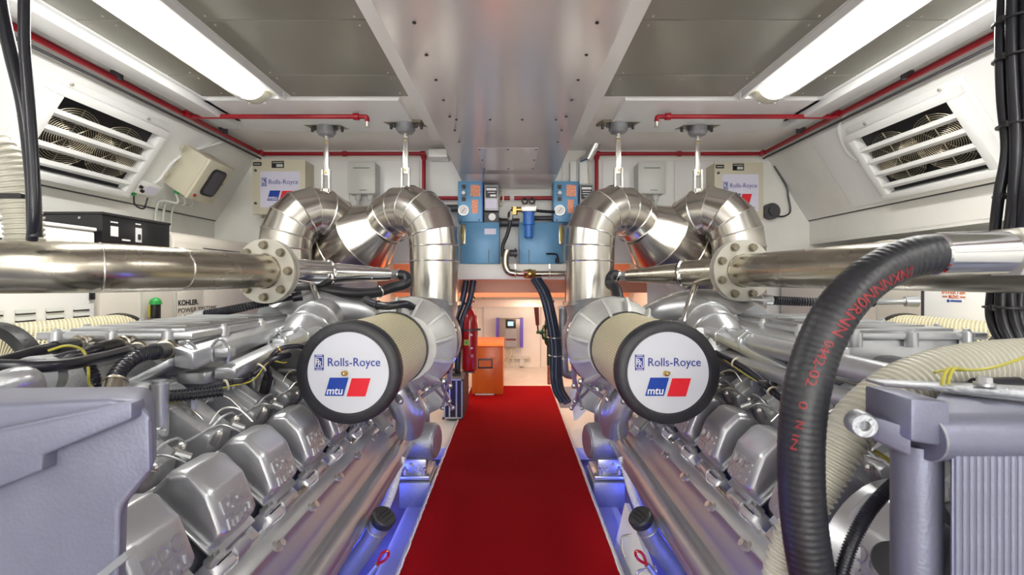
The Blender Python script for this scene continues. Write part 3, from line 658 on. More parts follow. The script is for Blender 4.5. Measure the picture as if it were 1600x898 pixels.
    for k in range(9):
        y = .9+.265*k; pts += [(-.995, y, .762), (-.995, y+.10, .768), (-.985, y+.13, .790), (-.985, y+.19, .790), (-.995, y+.23, .765)]
    p('fuel_line', MB().tube(catmull(pts, 2), .0042, 7), 'arm')
    br = fl(MB().tube(catmull([(-.99, .02, .77), (-.965, .05, .775), (-.94, .08, .752), (-.925, .10, .73)], 4), .0036, 6).cyl((-.955, .09, .765), (-.925, .11, .745), .012, n=10), s).mesh('injector_line', M_['engine_lt'])
    nt_ = fl(MB().cyl((-.945, 0, .735), (-.930, 0, .765), .013, n=6).ball((-.928, 0, .768), .012, 8), s).mesh('union_nut', M_['bolt'])
    inj = fl(MB().cyl((-1.05, 0, .66), (-1.0, 0, .745), .024, .020, n=14).cyl((-1.0, 0, .745), (-.99, 0, .765), .013, n=6), s).mesh('injector_body', M_['engine2'])
    for k in range(8):
        y = .95+.265*k
        link('injector_line', br, t, (0, y, 0)); link('union_nut', nt_, t, (0, y-.02, 0)); link('injector_body', inj, t, (0, y+.17, 0)); link('union_nut', nt_, t, (.03*s, y+.12, .006))
    # intake arms, one per cylinder: cast, angular
    arm = MB()
    arm.loft([(-1.34, -.06, .93), (-1.34, .10, .93), (-1.34, .10, .74), (-1.34, -.06, .74)], [(-1.18, -.065, .90), (-1.18, .09, .90), (-1.18, .09, .66), (-1.18, -.065, .66)], .014)
    arm.loft([(-1.19, -.065, .90), (-1.19, .10, .90), (-1.19, .10, .66), (-1.19, -.065, .66)], [(-.985, -.05, .745), (-.985, .085, .745), (-1.02, .085, .60), (-1.02, -.05, .60)], .016)
    arm.loft([(-1.16, -.02, .895), (-1.16, .05, .895), (-1.16, .05, .86), (-1.16, -.02, .86)], [(-1.0, -.01, .785), (-1.0, .04, .785), (-1.0, .04, .74), (-1.0, -.01, .74)], .006)
    arm = fl(arm, s).mesh('intake_arm', M_['arm'])
    for k in range(8): link('intake_arm', arm, t, (0, 1.02+.265*k, 0))
    p('intake_plenum', MB().prism([(-1.30, .72), (-1.30, .92), (-1.36, .975), (-1.44, .975), (-1.50, .92), (-1.50, .72)], .98, 3.1, .02), 'engine2')
    tab = fl(MB().bx(-1.13, -1.07, -.012, .012, .0, .006, .002, 1).bolt((-1.08, 0, .006), (0, 0, 1), .012, .012), s).mesh('bracket_tab', M_['engine_lt'])
    for k in range(4): link('bracket_tab', tab, t, (0, 1.25+.53*k, .835))
    for k, y in enumerate((1.45, 1.98, 2.5)):
        p('pillar', MB().cyl((-1.11, y, .78), (-1.11, y, .93), .026, n=18).cyl((-1.11, y, .93), (-1.11, y, .94), .018, n=18), 'engine')
    # charge cooler on top of the valley
    cx0, cx1, cy0, cy1 = -1.74, -1.20, 1.70, 2.62
    p('cooler_body', MB().prism([(cx0, .98), (cx0, 1.035), (cx1, 1.035), (cx1, .98), (cx1+.02, .90), (cx0-.02, .90)], cy0+.02, cy1, .008), 'engine')
    p('cooler_lid', MB().bx(cx0-.02, cx1+.02, cy0, cy1+.02, 1.035, 1.062, .007).bx(cx0+.05, cx1-.05, cy0+.06, cy1-.06, 1.06, 1.072, .005), 'engine')
    for k in range(5): p('lid_rib', MB().bx(cx0+.09, cx1-.10, cy0+.14+.14*k, cy0+.155+.14*k, 1.070, 1.078, .002, 1), 'engine_lt')
    for (x, y) in [(cx0+.06+i*.205, cy0+.003) for i in range(3)]+[(cx1+.012, cy0+.2+i*.28) for i in range(3)]+[(cx0-.012, cy0+.2+i*.28) for i in range(3)]:
        p('lid_boss', MB().cyl((x, y, 1.010), (x, y, 1.064), .022, n=14).bolt((x, y, 1.064), (0, 0, 1), .011, .012), 'engine')
    # angular side brackets of the wiring tray
    p('side_rail', MB().loft([(-1.19, 1.62, 1.02), (-1.12, 1.62, 1.0), (-1.12, 1.62, .94), (-1.19, 1.62, .95)], [(-1.20, 2.55, 1.07), (-1.13, 2.55, 1.05), (-1.13, 2.55, .99), (-1.20, 2.55, 1.0)], .006), 'engine')
    p('tray_bracket', MB().loft([(-1.19, 1.60, .985), (-1.19, 1.70, .985), (-1.19, 1.70, .955), (-1.19, 1.60, .955)], [(-1.37, 1.48, .865), (-1.37, 1.60, .865), (-1.37, 1.60, .835), (-1.37, 1.48, .835)], .005).loft([(-1.37, 1.48, .865), (-1.37, 1.60, .865), (-1.37, 1.60, .835), (-1.37, 1.48, .835)], [(-1.62, 1.48, .875), (-1.62, 1.60, .875), (-1.62, 1.60, .845), (-1.62, 1.48, .845)], .005), 'engine')
    p('tray_bracket', MB().loft([(-1.10, 1.70, .93), (-1.02, 1.70, .93), (-1.02, 1.70, .89), (-1.10, 1.70, .89)], [(-1.02, 2.3, 1.03), (-.95, 2.3, 1.03), (-.95, 2.3, .99), (-1.02, 2.3, .99)], .006).bx(-1.21, -1.105, 1.66, 1.78, .880, .922, .006), 'engine')
    # U-bolts and clips by the tray
    for (x, y) in ((-1.17, 1.66), (-1.09, 1.72), (-1.02, 2.0), (-1.0, 2.18)):
        p('u_bolt', MB().tube(catmull([(x-.03, y, .95), (x-.035, y, 1.0), (x, y, 1.035), (x+.035, y, 1.0), (x+.03, y, .95)], 5), .006, 6), 'engine_lt')
        p('clip_block', MB().bx(x-.03, x+.03, y+.01, y+.05, .965, 1.0, .006).bolt((x, y+.03, 1.0), (0, 0, 1), .012, .014), 'engine')
    # ribbed cast elbow and outlet between cooler and turbo
    path = catmull([(-1.35, 2.62, 1.00), (-1.30, 2.75, 1.06), (-1.18, 2.88, 1.08), (-1.05, 3.0, 1.05), (-.95, 3.1, .98)], 6)
    p('charge_elbow', MB().tube(path, .125, 26), 'engine')
    ep = catmull([(-1.06, 2.22, .86), (-1.06, 2.34, .96), (-1.07, 2.50, 1.02), (-1.10, 2.68, 1.04)], 6)
    eb = p('ribbed_elbow', MB().tube(ep, .115, 28), 'engine')
    for k in (4, 8, 12): 
        ax = ep[k+1]-ep[k]; p('elbow_rib', MB().ring(ep[k], ax, .117, .009, 30, 6), 'engine_lt', eb)
    for (x, y, z) in ((-1.20, 2.25, 1.0), (-.94, 2.3, .97)):
        p('eye_lug', MB().lathe([(.022, -.018), (.05, -.018), (.05, .018), (.022, .018)], (x, y, z), (.3, -1, .25), 24, True), 'engine_lt')
        p('eye_lug_stem', MB().bx(x-.02, x+.02, y-.005, y+.04, z-.12, z-.03, .006), 'engine_lt')
    # turbo: compressor volute behind the aisle-side filter
    cx, cz, yv = -.60, .885, 2.66
    th = p('compressor_housing', MB().lathe([(.04, -.13), (.185, -.13), (.205, -.10), (.235, -.05), (.268, .0), (.275, .06), (.255, .12), (.20, .16), (.10, .18), (.04, .18)], (cx, yv, cz), (0, 1, 0), 48), 'volute')
    for k in range(12):
        a = 2*PI*k/12+.2; d = Vector((math.cos(a), 0, math.sin(a))); c = Vector((cx, yv, cz)); u = Vector((0, 1, 0))
        q = [c+d*.185-u*.158, c+d*.238-u*.120, c+d*.283-u*.03, c+d*.25+u*.0, c+d*.18-u*.09]
        e = d.cross(u)*.008; p('rib', MB().loft([v-e for v in q], [v+e for v in q]), 'volute', th)
        if k % 2: p('clamp_bolt', MB().bolt(c+d*.25+u*.09, d, .011, .02), 'bolt', th)
    p('v_band', MB().ring((cx, yv+.10, cz), (0, 1, 0), .270, .010, 40, 6), 'chrome', th)
    p('turbine_housing', MB().lathe([(.06, 0), (.22, .0), (.26, .08), (.26, .24), (.20, .34), (.06, .36)], (cx+.0, yv+.22, cz-.02), (0, 1, 0), 36), 'engine2')
    p('turbine_outlet', MB().cyl((-.63, 3.55, .90), (-.63, 3.75, 1.05), .17, .19, n=28).cyl((-.61, 3.2, .87), (-.63, 3.7, .93), .17, n=24).bx(-.78, -.48, 3.35, 3.75, .55, .90, .03), 'engine2')
    p('volute_outlet', MB().tube(catmull([(cx-.10, yv+.02, cz-.2), (cx-.04, yv+.02, cz-.30), (cx-.0, yv+.05, cz-.42), (cx-.02, yv+.12, cz-.52)], 5), [.10]*5+[.095]*5+[.085]*6, 22), 'engine')
    for (x, y, z) in ((-.52, 2.62, .68), (-.57, 2.60, .63), (-.66, 2.60, .62)):
        p('hose_union', MB().cyl((x, y, z), (x+.03, y-.03, z-.03), .022, n=6).ball((x+.04, y-.04, z-.035), .018, 10), 'engine_lt')
    # small rods and pipes under the volute
    for (a, b, r) in (((-.52, 2.9, .80), (-.44, 3.2, .42), .012), ((-.60, 3.0, .66), (-.42, 3.25, .36), .010), ((-.38, 3.0, .92), (-.42, 3.1, .55), .012), ((-.60, 2.75, .52), (-.45, 3.0, .60), .013), ((-.36, 2.95, .84), (-.47, 3.1, .40), .008)):
        p('oil_pipe', MB().cyl(a, b, r, n=10).ball(b, r*1.8, 8), 'engine_lt')
    p('link_plate', MB().loft([(-.64, 3.36, .60), (-.47, 3.36, .44), (-.45, 3.36, .36), (-.62, 3.36, .28)], [(-.64, 3.38, .60), (-.47, 3.38, .44), (-.45, 3.38, .36), (-.62, 3.38, .28)]), 'engine')
    p('sensor_plug', MB().cyl((-.70, 2.38, .56), (-.63, 2.34, .50), .032, n=16).cyl((-.63, 2.34, .50), (-.60, 2.325, .478), .024, .022, n=16), 'engine_lt')
    # resilient mount beside the aisle
    mt = p('mount_drum', MB().lathe([(.05, -.02), (.105, -.02), (.118, 0), (.118, .17), (.10, .19), (.05, .19)], (-.515, 3.02, .205), (-1, .18, 0), 36), 'engine2')
    p('mount_face', MB().lathe([(.0, 0), (.09, 0), (.09, .01), (0, .012)], (-.497, 3.016, .205), (1, -.18, 0), 30), 'engine', mt)
    p('mount_bracket', MB().bx(-.70, -.545, 2.93, 3.10, .02, .12, .008).bx(-.72, -.52, 2.90, 3.15, .0, .025, .004), 'engine', mt)
    p('mount_foot', MB().bx(-.71, -.51, 2.88, 3.17, -.17, -.005, .012), 'engine2', mt)
    for (x, y) in ((-.56, 2.93), (-.56, 3.12), (-.68, 2.93)): p('mount_bolt', MB().cyl((x, y, .02), (x, y, .055), .016, n=6).cyl((x, y, .05), (x, y, .075), .008, n=8), 'bolt', mt)
    for (x, z) in ((-.60, .06), (-.64, .085)): p('mount_bolt', MB().bolt((x, 2.93, z), (0, -1, 0), .012, .014), 'bolt', mt)
    # oil filler with black cap
    a, b = P(560, 872, 2.02), P(597, 812, 1.96)
    a = Vector((-.69, 2.02, .02)); b = Vector((-.560, 1.97, .225))
    d = (b-a).normalized()
    nk = p('filler_neck', MB().tube([a-d*.06, a, a+(b-a)*.5+Vector((.008, 0, 0)), b], [.043, .043, .044, .044], 24).ring(a+(b-a)*.85, d, .045, .004), 'engine2')
    cp = p('filler_cap', MB().lathe([(.048, 0), (.052, .006), (.052, .032), (.046, .038), (0, .040)], b, d, 28), 'blackpl', nk)
    x_, y_, z_ = frame(d)
    for k in (-1, 0, 1):
        cbar = b+d*.043+y_*(.018*k); p('grip_bar', MB().loft([cbar-x_*.035-y_*.004-d*.004, cbar+x_*.035-y_*.004-d*.004, cbar+x_*.035+y_*.004-d*.004, cbar-x_*.035+y_*.004-d*.004], [cbar-x_*.033-y_*.003+d*.004, cbar+x_*.033-y_*.003+d*.004, cbar+x_*.033+y_*.003+d*.004, cbar-x_*.033+y_*.003+d*.004]), 'blackpl', nk)
    ds = p('dipstick_tube', MB().cyl((-.66, 1.90, -.05), (-.555, 1.90, .085), .012, n=10), 'engine2')
    hh = Vector((-.555, 1.90, .085)); dd = Vector((.62, 0, .78)).normalized(); ss = Vector((.78, 0, -.62))
    p('dipstick_handle', MB().tube(catmull([hh, hh+dd*.03+ss*.012, hh+dd*.055+ss*.012, hh+dd*.07, hh+dd*.055-ss*.012, hh+dd*.03-ss*.012, hh+dd*.002], 5), .006, 8), 'red', ds)
    # white corrugated drain hose under the housing
    p('drain_hose', MB().corr(catmull([P(628, 715, 2.62), P(619, 745, 2.55), P(612, 768, 2.45), P(600, 798, 2.35), P(580, 840, 2.25)], 10), .024, .011, .004, 12), 'white2')
    # earth strap and loom running over the arms
    if s < 0:
        lp = catmull([(-1.30, 1.42, .91), (-1.16, 1.50, .885), (-1.05, 1.62, .875), (-.97, 1.72, .905), (-.93, 1.78, .95), (-.90, 1.86, .955)], 7)
    else:
        lp = catmull([(-1.02, 1.35, .80), (-1.01, 1.5, .80), (-.97, 1.66, .83), (-.93, 1.80, .90), (-.86, 1.95, .95)], 7)
    p('loom', MB().corr(lp[:len(lp)//2+4], .0125, .009, .0025, 10).tube(lp[len(lp)//2+3:], .013, 10), 'cable')
    p('earth_wire', MB().tube([v+Vector((.0, -.02, -.016+.010*math.sin(i*.5))) for i, v in enumerate(lp)], .003, 6), 'yellow')
    for i in (8, 16, 24):
        if i < len(lp)-1: p('cable_tie', MB().ring(lp[i], lp[i+1]-lp[i], .018, .004, 14, 5), 'beige')
    p('loom_clip', MB().box(lp[18], (.035, .03, .022), Matrix.Rotation(.6, 3, 'Z'), .005), 'blackpl')
    if s < 0:
        sp = catmull([(-.985, 1.86, .865), (-.955, 1.80, .93), (-.91, 1.80, .985), (-.86, 1.86, .99), (-.84, 1.92, .96)], 6)
        p('sensor_cable', MB().tube(sp, .010, 8), 'cable'); p('sensor_plug', MB().cyl((-1.02, 1.90, .80), (-.99, 1.87, .86), .020, n=14).cyl((-.99, 1.87, .86), (-.975, 1.84, .895), .016, .013, n=12), 'blackpl')
        p('sensor_band', MB().ring(sp[12], sp[13]-sp[12], .011, .004, 12, 5), 'brass')
    return t
eL = engine(-1, 'left'); eR = engine(1, 'right')
# clutter of small fittings above the arms, singly modelled
def fittings(par, s):
    random.seed(11)
    for k in range(26):
        y = 1.2+random.random()*1.6; x = -1.12+random.random()*.18; z = .80+random.random()*.04
        mb = MB(); ty = k % 4
        if ty == 0: mb.cyl((x, y, z-.04), (x, y, z+.02), .014, n=6).cyl((x, y, z+.02), (x, y, z+.035), .009, n=10)
        elif ty == 1: mb.box((x, y, z), (.05, .035, .03), Matrix.Rotation(random.random(), 3, 'Z'), .005)
        elif ty == 2: mb.tube(catmull([(x, y, z-.02), (x+.02, y+.03, z+.02), (x+.05, y+.07, z+.01), (x+.09, y+.09, z-.04)], 4), .0035, 6)
        else: mb.cyl((x-.03, y, z), (x+.03, y+.01, z), .017, n=12).cyl((x+.03, y+.01, z), (x+.045, y+.012, z), .011, n=6)
        part('pipe_fitting', fl(mb, s), M_[('engine_lt', 'engine', 'bolt', 'engine2')[(k*7) % 4]], par)
fittings(eL, -1); fittings(eR, 1)
# ================================================================== STAINLESS CROSS PIPES
def cross_pipe(s, side, path, tail, fi):
    """path: along the thick pipe to the flange; tail: flange, clamp, end of the thin pipe"""
    path = [Vector(p) for p in path]; b = path[-1]; d = (path[-1]-path[-2]).normalized(); r = .09
    t = thing('coolant_pipe', 'thick brushed stainless pipe with bolted flange crossing over the %s engine' % side, 'pipe', b)
    part('pipe', MB().tube(path, r, 48), M_['pipe_steel'], t)
    for i in fi: part('weld', MB().ring(path[i], path[i+1]-path[i-1], r+.0005, .003, 40, 6), M_['seam'], t)
    part('weld_collar', MB().ring(b-d*.006, d, r+.001, .004, 40, 6), M_['pipe_steel'], t)
    fg = part('flange', MB().lathe([(r, 0), (.174, 0), (.174, .022), (.02, .022)], b, d, 56, False), M_['flange'], t)
    part('flange', MB().cyl(b+d*.027, b+d*.049, .174, n=56), M_['flange'], t)
    part('gasket', MB().cyl(b+d*.0215, b+d*.0275, .166, n=48), M_['rubber'], t)
    x, y, z = frame(d)
    for k in range(8):
        q = b+(x*math.cos(2*PI*(k+(.0 if s < 0 else .5))/8)+y*math.sin(2*PI*(k+(.0 if s < 0 else .5))/8))*.140
        part('flange_bolt', MB().cyl(q, q-d*.005, .024, n=18), M_['flange_bolt'], fg); part('flange_nut', MB().cyl(q-d*.005, q-d*.024, .020, n=6), M_['flange_bolt'], fg)
    c0, c1, c2 = [Vector(v) for v in tail]; e1 = (c1-c0).normalized(); e2 = (c2-c1).normalized()
    part('thin_pipe', MB().cyl(c0, c1, .080, n=32), M_['pipe_steel'] if s > 0 else M_['chrome'], t)
    part('reducer', MB().cyl(c1, c2, .070, .042, n=32), M_['pipe_steel'] if s > 0 else M_['chrome'], t)
    part('clamp', MB().ring(c1, e1, .082, .008, 36, 6), M_['chrome'], t); part('clamp_lug', MB().box(c1+Vector((-s*.06, -.06, -.02)), (.03, .05, .035), None, .004), M_['chrome'], t)
    part('joint_seal', MB().cyl(c1-e1*.012, c1+e1*.02, .078, n=32), M_['rubber'], t)
    part('end_fitting', MB().cyl(c2, c2+e2*.05, .036, n=6).ball(c2+e2*.06, .034, 12), M_['engine_lt'], t)
    return c1, c2+e2*.06
pl = [(-2.30, 1.38, 1.295), (-1.72, 1.55, 1.30), (-1.56, 1.60, 1.30), (-1.485, 1.66, 1.30), (-1.445, 1.74, 1.30), (-1.405, 1.93, 1.302), (-1.333, 2.48, 1.307)]
cLp, eLp = cross_pipe(-1, 'left', pl, [(-1.325, 2.53, 1.307), (-1.16, 2.88, 1.302), (-.84, 3.14, 1.30)], (3, 5))
cRp, eRp = cross_pipe(1, 'right', [(1.49, .75, 1.307), (1.44, 1.30, 1.307), (1.30, 2.59, 1.313)], [(1.295, 2.64, 1.313), (1.085, 2.90, 1.302), (.79, 3.15, 1.29)], ())
# struts carrying the pipes
for s, (a_, b_) in ((-1, (P(490, 448, 2.80), P(514, 508, 2.55))), (1, (P(1086, 446, 2.80), P(1068, 502, 2.55)))):
    solo('pipe_strut', MB().cyl(a_, b_, .019, n=16).cyl(b_, b_+(b_-a_).normalized()*.03, .03, n=16), M_['seam'], 'chrome strut holding up the stainless pipe over the %s engine' % ('left' if s < 0 else 'right'), 'strut')
# black coolant hoses at the inner ends of those pipes
hp = catmull([eLp, eLp+Vector((.06, -.0, -.01)), eLp+Vector((.07, -.03, -.06)), eLp+Vector((-.02, -.06, -.09)), P(585, 457, 3.0), P(550, 458, 2.9), P(500, 452, 2.85), P(450, 448, 2.9), P(400, 445, 3.0)], 8)
t = thing('coolant_hose', 'black rubber coolant hose running left under the stainless pipe', 'hose', hp[0])
part('hose', MB().tube(hp, .034, 16), M_['rubber'], t)
for i in (1, 30): part('hose_clamp', MB().ring(hp[i], hp[i+1]-hp[i], .036, .006, 20, 6), M_['chrome'], t)
hp = catmull([eRp, eRp+Vector((-.05, -.0, .01)), eRp+Vector((-.075, -.03, -.05)), P(962, 450, 3.0), P(968, 472, 2.9), P(978, 495, 2.8)], 8)
t = thing('coolant_hose', 'black rubber coolant hose bending down from the right stainless pipe', 'hose', hp[0])
part('hose', MB().tube(hp, .034, 16), M_['rubber'], t); part('hose_clamp', MB().ring(hp[2], hp[3]-hp[2], .036, .006, 20, 6), M_['chrome'], t)
hp = catmull([P(572, 468, 2.62), P(585, 475, 2.55), P(605, 478, 2.5), P(632, 475, 2.52), P(648, 482, 2.62)], 6)
solo('breather_hose', MB().tube(hp, .022, 14).ring(hp[8], hp[9]-hp[8], .023, .004, 16), M_['cable'], 'short dark hose with band above the left air filter', 'hose')
# flexible black corrugated lines near the flanges
for s, pts, lab in ((-1, [P(322, 491, 2.5), P(350, 486, 2.5), P(385, 479, 2.5), P(420, 472, 2.55)], 'black ribbed hose below the left pipe flange'), (1, [P(1205, 469, 2.4), P(1250, 471, 2.4), P(1310, 473, 2.35), P(1368, 472, 2.3)], 'black ribbed hose below the right pipe')):
    t = thing('ribbed_hose', lab, 'hose', pts[0]); pp = catmull(pts, 12)
    part('hose', MB().corr(pp, .024, .013, .005, 12), M_['cable'], t)
    a, b = pp[0], pp[0]-(pp[3]-pp[0]).normalized()*.11
    part('union', MB().cyl(a, a.lerp(b, .5), .028, n=12).cyl(a.lerp(b, .5), b, .020, .012, n=12), M_['engine_lt'], t)
    part('end_plug', MB().cyl(pp[-1], pp[-1]+(pp[-1]-pp[-4]).normalized()*.12, .015, n=10).cyl(pp[-1]+(pp[-1]-pp[-4]).normalized()*.12, pp[-1]+(pp[-1]-pp[-4]).normalized()*.17, .026, .030, n=12), M_['engine_lt'] if s > 0 else M_['cable'], t)
# ================================================================== RIGHT ENGINE: long pipes over the covers
def long_pipe(x, z, r, lab):
    t = thing('coolant_line', lab, 'pipe', (x, 1.7, z))
    part('pipe', MB().cyl((x, .95, z), (x, 2.75, z), r, n=28), M_['engine'], t)
    part('joint', MB().cyl((x, 2.0, z), (x, 2.12, z), r*1.1, n=28), M_['engine'], t)
    for y in (1.25, 2.35): part('pipe_clip', MB().ring((x, y, z), (0, 1, 0), r*1.05, .004, 24, 5).bx(x-.008, x+.008, y-.012, y+.012, z-r-.04, z-r), M_['bolt'], t)
long_pipe(1.045, .985, .038, 'thick straight silver pipe running beside the right air filter, upper of two')
long_pipe(1.00, .900, .031, 'straight silver pipe running beside the right air filter, lower of two')
t = thing('vent_line', 'thin steel line between the two long silver pipes on the right', 'pipe', (1.03, 1.8, .94))
part('line', MB().tube(catmull([(1.08, 1.2, .935), (1.05, 1.7, .935), (1.06, 2.2, .94), (1.0, 2.6, .95)], 6), .007, 7), M_['bolt'], t)
for y in (1.58, 1.72): part('coupling', MB().cyl((1.057, y, .935), (1.055, y+.04, .935), .016, n=6), M_['dark_metal'], t)
# ================================================================== LEFT ENGINE: thick cables and connectors below the cooler
def conn_cable(pts, r, lab, conn='beige', ribbed=False):
    t = thing('power_cable', lab, 'cable', pts[0]); pp = catmull(pts, 8)
    part('cable', (MB().corr(pp, r, .014, .004, 12) if ribbed else MB().tube(pp, r, 14)), M_['cable'], t)
    e = pp[-1]; d = (pp[-1]-pp[-3]).normalized()
    part('sleeve', MB().cyl(e-d*.02, e+d*.07, r*1.25, n=18), M_['blackpl'], t)
    part('connector', MB().cyl(e+d*.07, e+d*.12, r*1.5, n=20).ring(e+d*.09, d, r*1.55, .004, 20, 5).cyl(e+d*.12, e+d*.14, r*1.2, n=20), M_['pipe_steel'], t)
conn_cable([P(-60, 582, 1.25), P(20, 560, 1.4), P(65, 547, 1.5), P(92, 542, 1.57)], .018, 'uppermost thick black cable entering the left engine charge cooler')
conn_cable([P(-80, 570, 1.12), P(50, 572, 1.16), P(110, 568, 1.24), P(160, 558, 1.38), P(195, 549, 1.50), P(205, 547, 1.56)], .0165, 'lower thick black cable with grey connector below the charge cooler')
conn_cable([P(60, 575, 1.5), P(100, 560, 1.48), P(140, 550, 1.52), P(160, 545, 1.57)], .019, 'middle thick black cable with dark connector below the charge cooler')
conn_cable([P(172, 605, 1.30), P(180, 590, 1.33), P(192, 573, 1.37), P(212, 558, 1.42), P(232, 551, 1.50), P(244, 549, 1.56)], .0225, 'black ribbed hose curving down from the cooler connector', ribbed=True)
solo('hose_stub', MB().cyl(P(163, 648, 1.22), P(180, 596, 1.30), .028, .026, n=20).ring(P(180, 597, 1.30), P(180, 597, 1.30)-P(163, 648, 1.22), .027, .004), M_['pipe_steel'], 'greenish steel hose stub standing behind the foreground tank', 'pipe')
solo('earth_cable', MB().tube(catmull([P(75, 548, 1.3), P(105, 540, 1.33), P(130, 548, 1.36), P(138, 575, 1.35), P(140, 600, 1.3), P(158, 615, 1.27), P(185, 622, 1.35), P(235, 624, 1.42)], 8), .0038, 8), M_['yellow'], 'yellow and green earth cable looping over the left engine cables', 'cable')
solo('loom_tube', MB().corr(catmull([P(135, 560, 1.38), P(148, 590, 1.36), P(160, 612, 1.38), P(190, 618, 1.42), P(240, 622, 1.46), P(300, 618, 1.50), P(350, 612, 1.55)], 10), .016, .011, .003, 10), M_['cable'], 'black corrugated loom tube draped across the left engine', 'cable')
t = thing('status_lamp', 'small green and black beacon standing by the cream generator on the left', 'lamp', P(243, 500, 2.98))
a = P(243, 497, 2.98); part('base', MB().cyl(a, a+Vector((0, 0, .09)), .028, n=18), M_['black'], t); part('stripe', MB().bx(a.x-.027, a.x-.012, a.y-.03, a.y-.02, a.z+.01, a.z+.085), M_['yellow'], t)
part('dome', MB().cyl(a+Vector((0, 0, .09)), a+Vector((0, 0, .10)), .036, n=20).ball(a+Vector((0, 0, .105)), .033, 16, (1, 1, .9)), M_['green'], t)
# ================================================================== FOREGROUND LEFT: expansion tank
t = thing('expansion_tank', 'big blurred silver expansion tank in the near left corner', 'tank', (-1.1, .75, .2))
def q3(px, py, Y): return P(px, py, Y)
fa = [P(-160, 640, .76), P(175, 622, .76), P(222, 628, .76), P(238, 650, .76), P(240, 735, .76), P(190, 795, .76), P(182, 1100, .76), P(-160, 1100, .76)]
fb = [P(-160, 640, .76), P(200, 612, .95), P(236, 620, .95), P(245, 640, .95), P(245, 720, .95), P(200, 780, .95), P(190, 1100, .95), P(-160, 1100, .95)]
fb = [Vector((v.x, .95, v.z)) for v in fb]; fb[0].x = fb[-1].x = -1.4; fb[0].z = 1.03; fb[1].z = fb[2].z = 1.035
part('shell', MB().loft(fa, fb, .014, 3), M_['tank'], t)
part('top_step', MB().loft([P(-100, 690, .735), P(70, 655, .735), P(205, 628, .74), P(205, 655, .74), P(65, 712, .735), P(65, 735, .735), P(-100, 800, .735)], [v+Vector((0, .03, 0)) for v in (P(-100, 690, .735), P(70, 655, .735), P(205, 628, .74), P(205, 655, .74), P(65, 712, .735), P(65, 735, .735), P(-100, 800, .735))], .004, 2), M_['tank'], t)
part('foot_rib', MB().loft([P(195, 862, .75), P(150, 898, .75), P(160, 905, .75), P(200, 872, .75)], [v+Vector((0, .02, 0)) for v in (P(195, 862, .75), P(150, 898, .75), P(160, 905, .75), P(200, 872, .75))]), M_['engine_lt'], t)
t = thing('lifting_eye', 'grey round lifting eye beside the black cables at the left edge', 'lifting eye', P(70, 600, 1.15))
c = P(58, 590, 1.22); part('eye', MB().lathe([(.018, -.02), (.058, -.02), (.058, .02), (.018, .02)], c, (.25, -1, .1), 32, True), M_['engine'], t)
part('stem', MB().bx(c.x-.05, c.x+.06, c.y-.015, c.y+.02, c.z-.14, c.z-.04, .01), M_['engine'], t)
t = thing('return_pipe', 'thick grey painted return pipe above the foreground tank at the left edge', 'pipe', P(0, 600, 1.0))
part('pipe', MB().tube(catmull([P(-90, 612, 1.02), P(-20, 608, 1.04), P(25, 595, 1.07), P(42, 598, 1.10), P(45, 625, 1.12)], 8), .032, 20), M_['engine'], t)
part('flange', MB().bx(P(20, 620, 1.02).x-.03, P(20, 620, 1.02).x+.05, 1.0, 1.05, .985, 1.0, .003), M_['engine_lt'], t)
# ================================================================== FOREGROUND RIGHT: heat exchanger, bracket
t = thing('heat_exchanger', 'big blurred silver heat exchanger in the near right corner', 'heat exchanger', (1.0, .75, .2))
def R(px, py, Y): return P(px, py, Y)
x0 = P(1486, 0, .72).x; zt = P(0, 668, .72).z
zc = P(0, 690, .74).z; dv = Vector((.27, .25, 0))
part('core', MB().loft([(x0+.012, .735, .2), (x0+.5, .735, .2), (x0+.5, .735, zc), (x0+.012, .735, zc)], [Vector(v)+dv for v in ((x0+.012, .735, .2), (x0+.5, .735, .2), (x0+.5, .735, zc), (x0+.012, .735, zc))], .012), M_['tank'], t)
for k in range(14): part('core_tube', MB().cyl((x0+.026+.011*k, .737, .2), (x0+.026+.011*k, .737, zc-.02), .006, n=10), M_['tank'], t)
part('header', MB().cyl((x0, .765, zc), (x0+.6, .765, zc-.0), .038, n=32).loft([(x0+.005, .77, zc-.01), (x0+.6, .77, zc-.01), (x0+.6, .77, zc+.038), (x0+.005, .77, zc+.038)], [Vector(v)+dv for v in ((x0+.005, .77, zc-.01), (x0+.6, .77, zc-.01), (x0+.6, .77, zc+.038), (x0+.005, .77, zc+.038))], .005), M_['tank'], t)
part('weld_bead', MB().ring((x0+.002, .765, zc), (1, 0, 0), .038, .0015, 30, 6), M_['engine2'], t)
xc = P(1448, 0, .78).x; part('column', MB().cyl((xc, .80, .15), (xc, .80, P(0, 698, .78).z), .036, n=30), M_['tank'], t)
b0 = P(1424, 622, .74); b1 = P(1500, 690, .74)
part('corner_block', MB().loft([b0, P(1486, 628, .74), P(1486, 700, .74), P(1424, 690, .74)], [P(1424, 622, .74)+Vector((0, .1, 0)), P(1486, 628, .74)+Vector((0, .10, 0)), P(1486, 700, .74)+Vector((0, .1, 0)), P(1424, 690, .74)+Vector((0, .1, 0))], .006), M_['tank'], t)
part('bracket_arm', MB().loft([P(1345, 645, .80), P(1352, 680, .80), P(1425, 715, .75), P(1425, 668, .75)], [P(1345, 645, .80)+Vector((0, .03, 0)), P(1352, 680, .80)+Vector((0, .03, 0)), P(1425, 715, .75)+Vector((0, .04, 0)), P(1425, 668, .75)+Vector((0, .04, 0))], .004), M_['tank'], t)
